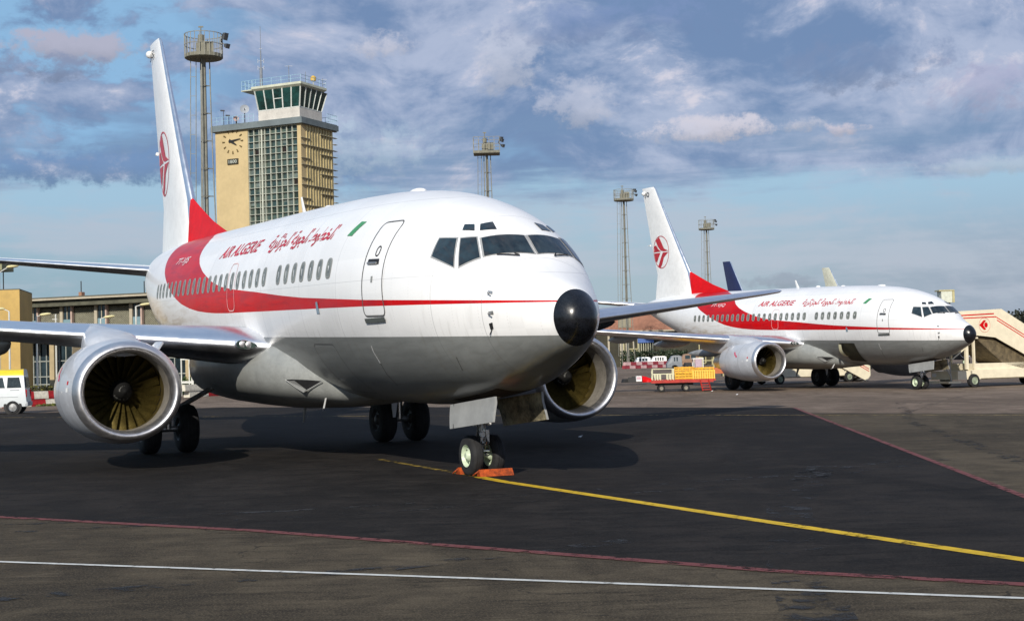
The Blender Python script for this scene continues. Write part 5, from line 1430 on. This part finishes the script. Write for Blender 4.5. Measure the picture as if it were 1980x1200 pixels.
LPW = mat('lamp post pale', (.55, .56, .52), .5); LPY = mat('lamp head cream', (.62, .56, .30), .45)
def street_lamp(px, py, Y, hx, hy_, label, arm=True):
    b = W(px, 700, Y); t = W(px, py, Y); h = W(hx, hy_, Y); A = empty('street_lamp', (b.x, b.y, 0))
    mb = MB(); mb.tube([(0, 0, 0), (0, 0, t.z)], [.07, .05], 8)
    e = Vector((h.x - b.x, 0, h.z)); mb.tube([(0, 0, t.z), e], .03, 6); mb.build('pole', LPW, A)
    mb = MB(); s = 1 if e.x >= 0 else -1; rr = []
    for u, w, hh in ((0, .05, .03), (.12, .13, .08), (.45, .15, .09), (.62, .10, .06), (.68, .02, .02)):
        rr.append([(e.x + s * u - s * .1, w * math.cos(a), e.z + .08 * u + hh * math.sin(a)) for a in [2 * math.pi * k / 10 for k in range(10)]])
    mb.rings(rr); mb.build('lamp_head', LPY, A, smooth=50)
    tag(A, label, 'street lamp', 'street lamps before the terminal')
street_lamp(-1, 528, 80, 16, 516, 'yellowish street lamp at the top left edge, its head under the tailplane')
street_lamp(19, 602, 84, 6, 597, 'street lamp with an ochre head in front of the ochre block')
street_lamp(72, 612, 84, 80, 608.5, 'street lamp with a bright cream head against the dark end of the terminal')
street_lamp(196, 616, 86, 204, 613, 'street lamp with a small pale head over the engine, between two lattice screens')
street_lamp(264.5, 592, 86, 274, 589, 'tall white lamp post close to the fuselage of the nearest airliner')
for px, y1, lb in ((109, 607, 'thin white pole without a lamp in front of the dark terminal wall'),):
    b = W(px, 700, 84); mb = MB(); mb.tube([(0, 0, 0), (0, 0, W(px, y1, 84).z)], .045, 6); mb.box((-.05, 0, W(px, 617, 84).z), (.3, .04, .04)); o = mb.build('pole', LPW); o.location = (b.x, b.y, 0); tag(o, lb, 'pole')
# white post, sign and yellow bracket behind the barrier under the wing
b = W(381, 742, 96)
mb = MB(); mb.box((0, 0, .6), (.14, .14, 1.4)); mb.box((.38, 0, 1.22), (.7, .1, .08)); o = mb.build('yellow_bracket', mat('yellow bracket', (.60, .52, .10), .5)); o.location = (b.x, b.y, 0); tag(o, 'small yellow bracket post standing behind the white block under the wing', 'post')
b = W(366, 720, 100)
mb = MB()
for x in (-.55, .0, .22): mb.box((x, 0, 1.3), (.07 if x < .1 else .16, .07, 2.6))
mb.box((-.15, 0, .95), (.9, .08, .16)); mb.box((-.15, 0, 2.55), (.9, .08, .08)); o = mb.build('white_gate', LPW); o.location = (b.x, b.y, 0); tag(o, 'white framed gate right of the near engine', 'gate')
b = W(398, 720, 106)
mb = MB(); mb.prism([(-.9, 0), (1.0, 0), (.75, 1.9), (-.1, 1.9), (-.9, 1.1)], lambda a_, b_, t: (a_, t, b_), -.5, .5); mb.box((.1, -.51, 1.5), (.3, .02, .2), 1); o = mb.build('grey_cabinet', [mat('grey cabinet', (.16, .17, .16), .7), BLACK]); o.location = (b.x, b.y, 0); tag(o, 'grey sloping utility cabinet on the grass under the wing', 'cabinet')

# ================================================================== far right background
RBK = mat('red brown hall wall', (.26, .125, .085), .85, var=.3, scale=.3); HDK = mat('dark hall interior', (.035, .032, .018), .8, var=.4, scale=.3); HFR = mat('yellowed frame', (.42, .38, .20), .6)
pA, pB_ = W(1150, 640, 265), W(1420, 640, 265)
A = empty('arrivals_hall', (pA.x, pA.y, 0)); Wd = pB_.x - pA.x; zt = W(1230, 603, 265).z; zm = W(1230, 640, 265).z; z2 = W(1230, 655, 265).z
XX = lambda px: (px - 1150) * Wd / 270
mb = MB(); mb.box((Wd / 2, 6, (zt + zm) / 2), (Wd, 12, zt - zm)); mb.box((Wd / 2, 5.5, zm / 2), (Wd - .4, 11, zm), 1); mb.build('wall', [RBK, HDK], A)
mb = MB(); mb.box((Wd / 2, 6, zt + .12), (Wd + .6, 12.8, .24)); mb.box((Wd / 2, -.3, zm), (Wd + .3, 1.0, .25)); mb.build('roof', TPL, A)
for px, w in ((1176, .35), (1199, .3), (1203, .6), (1211, .5), (1224, .25)):
    mb = MB(); mb.box((XX(px), -.35, zm / 2), (w, .3, zm)); mb.build('column', TPL, A)
mb = MB()
for px0, px1, z0, z1 in ((1205, 1213, .3, zm - .2), (1213, 1232, .3, zm * .45), (1213, 1232, zm * .5, zm - .2), (1350, 1362, .3, zm - .5)):
    for a_, b_ in (((px0, z0), (px1, z0)), ((px0, z1), (px1, z1)), ((px0, z0), (px0, z1)), ((px1, z0), (px1, z1))): mb.beam((XX(a_[0]), -.7, a_[1]), (XX(b_[0]), -.7, b_[1]), .16)
mb.build('window_frame', HFR, A)
mb = MB(); mb.box((XX(1247), -.8, z2 - .3), (XX(1263) - XX(1232), .3, .9)); mb.build('blue_signboard', mat('blue board', (.05, .11, .32), .6), A)
mb = MB()
for k in range(7): mb.box((XX(1234 + k * 4.4), -.7, z2 - 2.4), (.16, .12, 3.2))
mb.build('slat_screen', mat('pale slats', (.36, .36, .26), .6), A)
mb = MB(); mb.box((XX(1208), -.05, (zt + zm) / 2), (XX(1222) - XX(1197), .06, (zt - zm) * .6)); mb.build('upper_window', mat('dull panel', (.22, .20, .14), .6), A)
tag(A, 'red-brown hall with pale columns and a blue board, far behind the baggage trolley', 'building')

def car(px, py, Y, L_, H_, m, name, label, cat, nwin=3, rz=0.0):
    p = W(px, py, Y); A = empty(name, (p.x, p.y, 0), rz)
    mb = MB(); w = .85; rr = []
    for x, zt_ in ((-L_ / 2, .8), (-L_ / 2 + .15, H_ * .55), (-L_ / 2 + .7, H_ * .97), (-L_ / 2 + 1.2, H_), (L_ / 2 - .4, H_), (L_ / 2 - .05, H_ * .93), (L_ / 2, H_ * .6)):
        rr.append([(x, -w, .32), (x, -w, max(.7, zt_ * .55)), (x, -w * .86, zt_), (x, w * .86, zt_), (x, w, max(.7, zt_ * .55)), (x, w, .32)])
    mb.rings(rr); mb.build('body', m, A)
    for k in range(nwin):
        a = -L_ / 2 + .9 + k * (L_ - 1.3) / nwin; b = a + (L_ - 1.3) / nwin - .16
        mb = MB(); mb.prism([(a, H_ * .60), (b, H_ * .60), (b, H_ * .88), (a, H_ * .88)], lambda x, z, t: (x, -w * (1.0 - .14 * (z - H_ * .55) / (H_ * .45)) + t, z), -.02, .02); mb.build('side_window', GLB, A)
    for x in (-L_ / 2 + .9, L_ / 2 - .9):
        mb = MB(); mb.lathe((x, -w + .05, .33), [(-.1, .01), (-.1, .3), (0, .33), (.1, .3)], 'y', 16); mb.build('wheel', TYRE, A)
    return tag(A, label, cat)
car(1241, 695, 244, 2.9, 1.75, WV, 'parked_minibus', 'left one of two white minibuses parked nose to tail beyond the far barrier', 'minibus')
car(1272, 694, 244, 2.9, 1.85, mat('white bus paint', (.7, .7, .68), .4), 'parked_minibus', 'right one of two white minibuses parked nose to tail beyond the far barrier', 'minibus', 4)
car(1303, 694, 190, 2.0, 1.9, mat('grey blue van', (.17, .19, .21), .5), 'service_van', 'small grey service van right of the white minibuses', 'van', 2)
car(1332, 694, 235, 3.2, 2.1, mat('tan van', (.22, .13, .08), .6), 'service_van', 'tan box van under the second wing, right of the grey van', 'van', 2)
p = W(1343, 707, 118); A = empty('baggage_tractor', (p.x, p.y, 0))
mb = MB(); mb.box((0, 0, .65), (1.8, 1.1, .55), 0, 0, .85); mb.box((-.55, 0, 1.05), (.5, .9, .5)); mb.build('body', BLACK, A)
mb = MB(); mb.box((.25, 0, 1.62), (.9, 1.0, .07)); mb.box((.28, -.45, 1.2), (.55, .04, .75), 1)
for x in (-.1, .65):
    for y in (-.45, .45): mb.beam((x, y, .8), (x, y, 1.6), .05)
mb.build('cab', [WHITE, mat('pinkish panel', (.42, .32, .38), .6)], A)
for x in (-.6, .6):
    for y in (-.5, .5): mb = MB(); mb.lathe((x, y, .26), [(-.09, .01), (-.09, .24), (0, .26), (.09, .24), (.09, .01)], 'y', 16); mb.build('wheel', TYRE, A)
tag(A, 'small black baggage tractor with a white canopy behind the yellow crates', 'tractor')
p = W(1378, 707, 125); A = empty('work_stand', (p.x, p.y, 0))
mb = MB()
for x in (-.9, .1, .9):
    mb.beam((x, 0, 0), (x, 0, 2.1), .09); mb.beam((x, .9, 0), (x, .9, 2.1), .09)
for z in (.7, 1.4, 2.1): mb.beam((-.9, 0, z), (.9, 0, z), .07)
mb.build('frame', HFR, A); mb = MB(); mb.box((.5, .2, .5), (1.0, .6, .5)); mb.build('red_box', mat('rusty orange', (.45, .12, .04), .7), A)
tag(A, 'yellowish tubular work stand just left of the far engine', 'work stand')
p = W(1829, 640, 140); A = empty('stairs_canopy', (p.x, p.y, 0)); z1, z0 = W(1831, 563, 140).z, W(1831, 585, 140).z
mb = MB(); mb.box((0, 0, (z1 + z0) / 2), (1.05, 1.4, z1 - z0)); mb.build('cover', mat('pale canopy', (.55, .57, .48), .6), A); mb = MB()
mb.box((.66, 0, (z1 + z0) / 2), (.22, 1.4, z1 - z0)); mb.box((0, 0, z1 + .06), (1.5, 1.5, .12)); mb.build('edge_post', HFR, A); mb = MB()
for x in (-.45, .45): mb.beam((x, 0, 0), (x, 0, z0), .12)
mb.beam((-.45, 0, z0 * .4), (.45, 0, z0 * .8), .08); mb.build('leg', HFR, A)
tag(A, 'pale boxy stairs canopy rising behind the cockpit of the second airliner', 'stairs canopy')
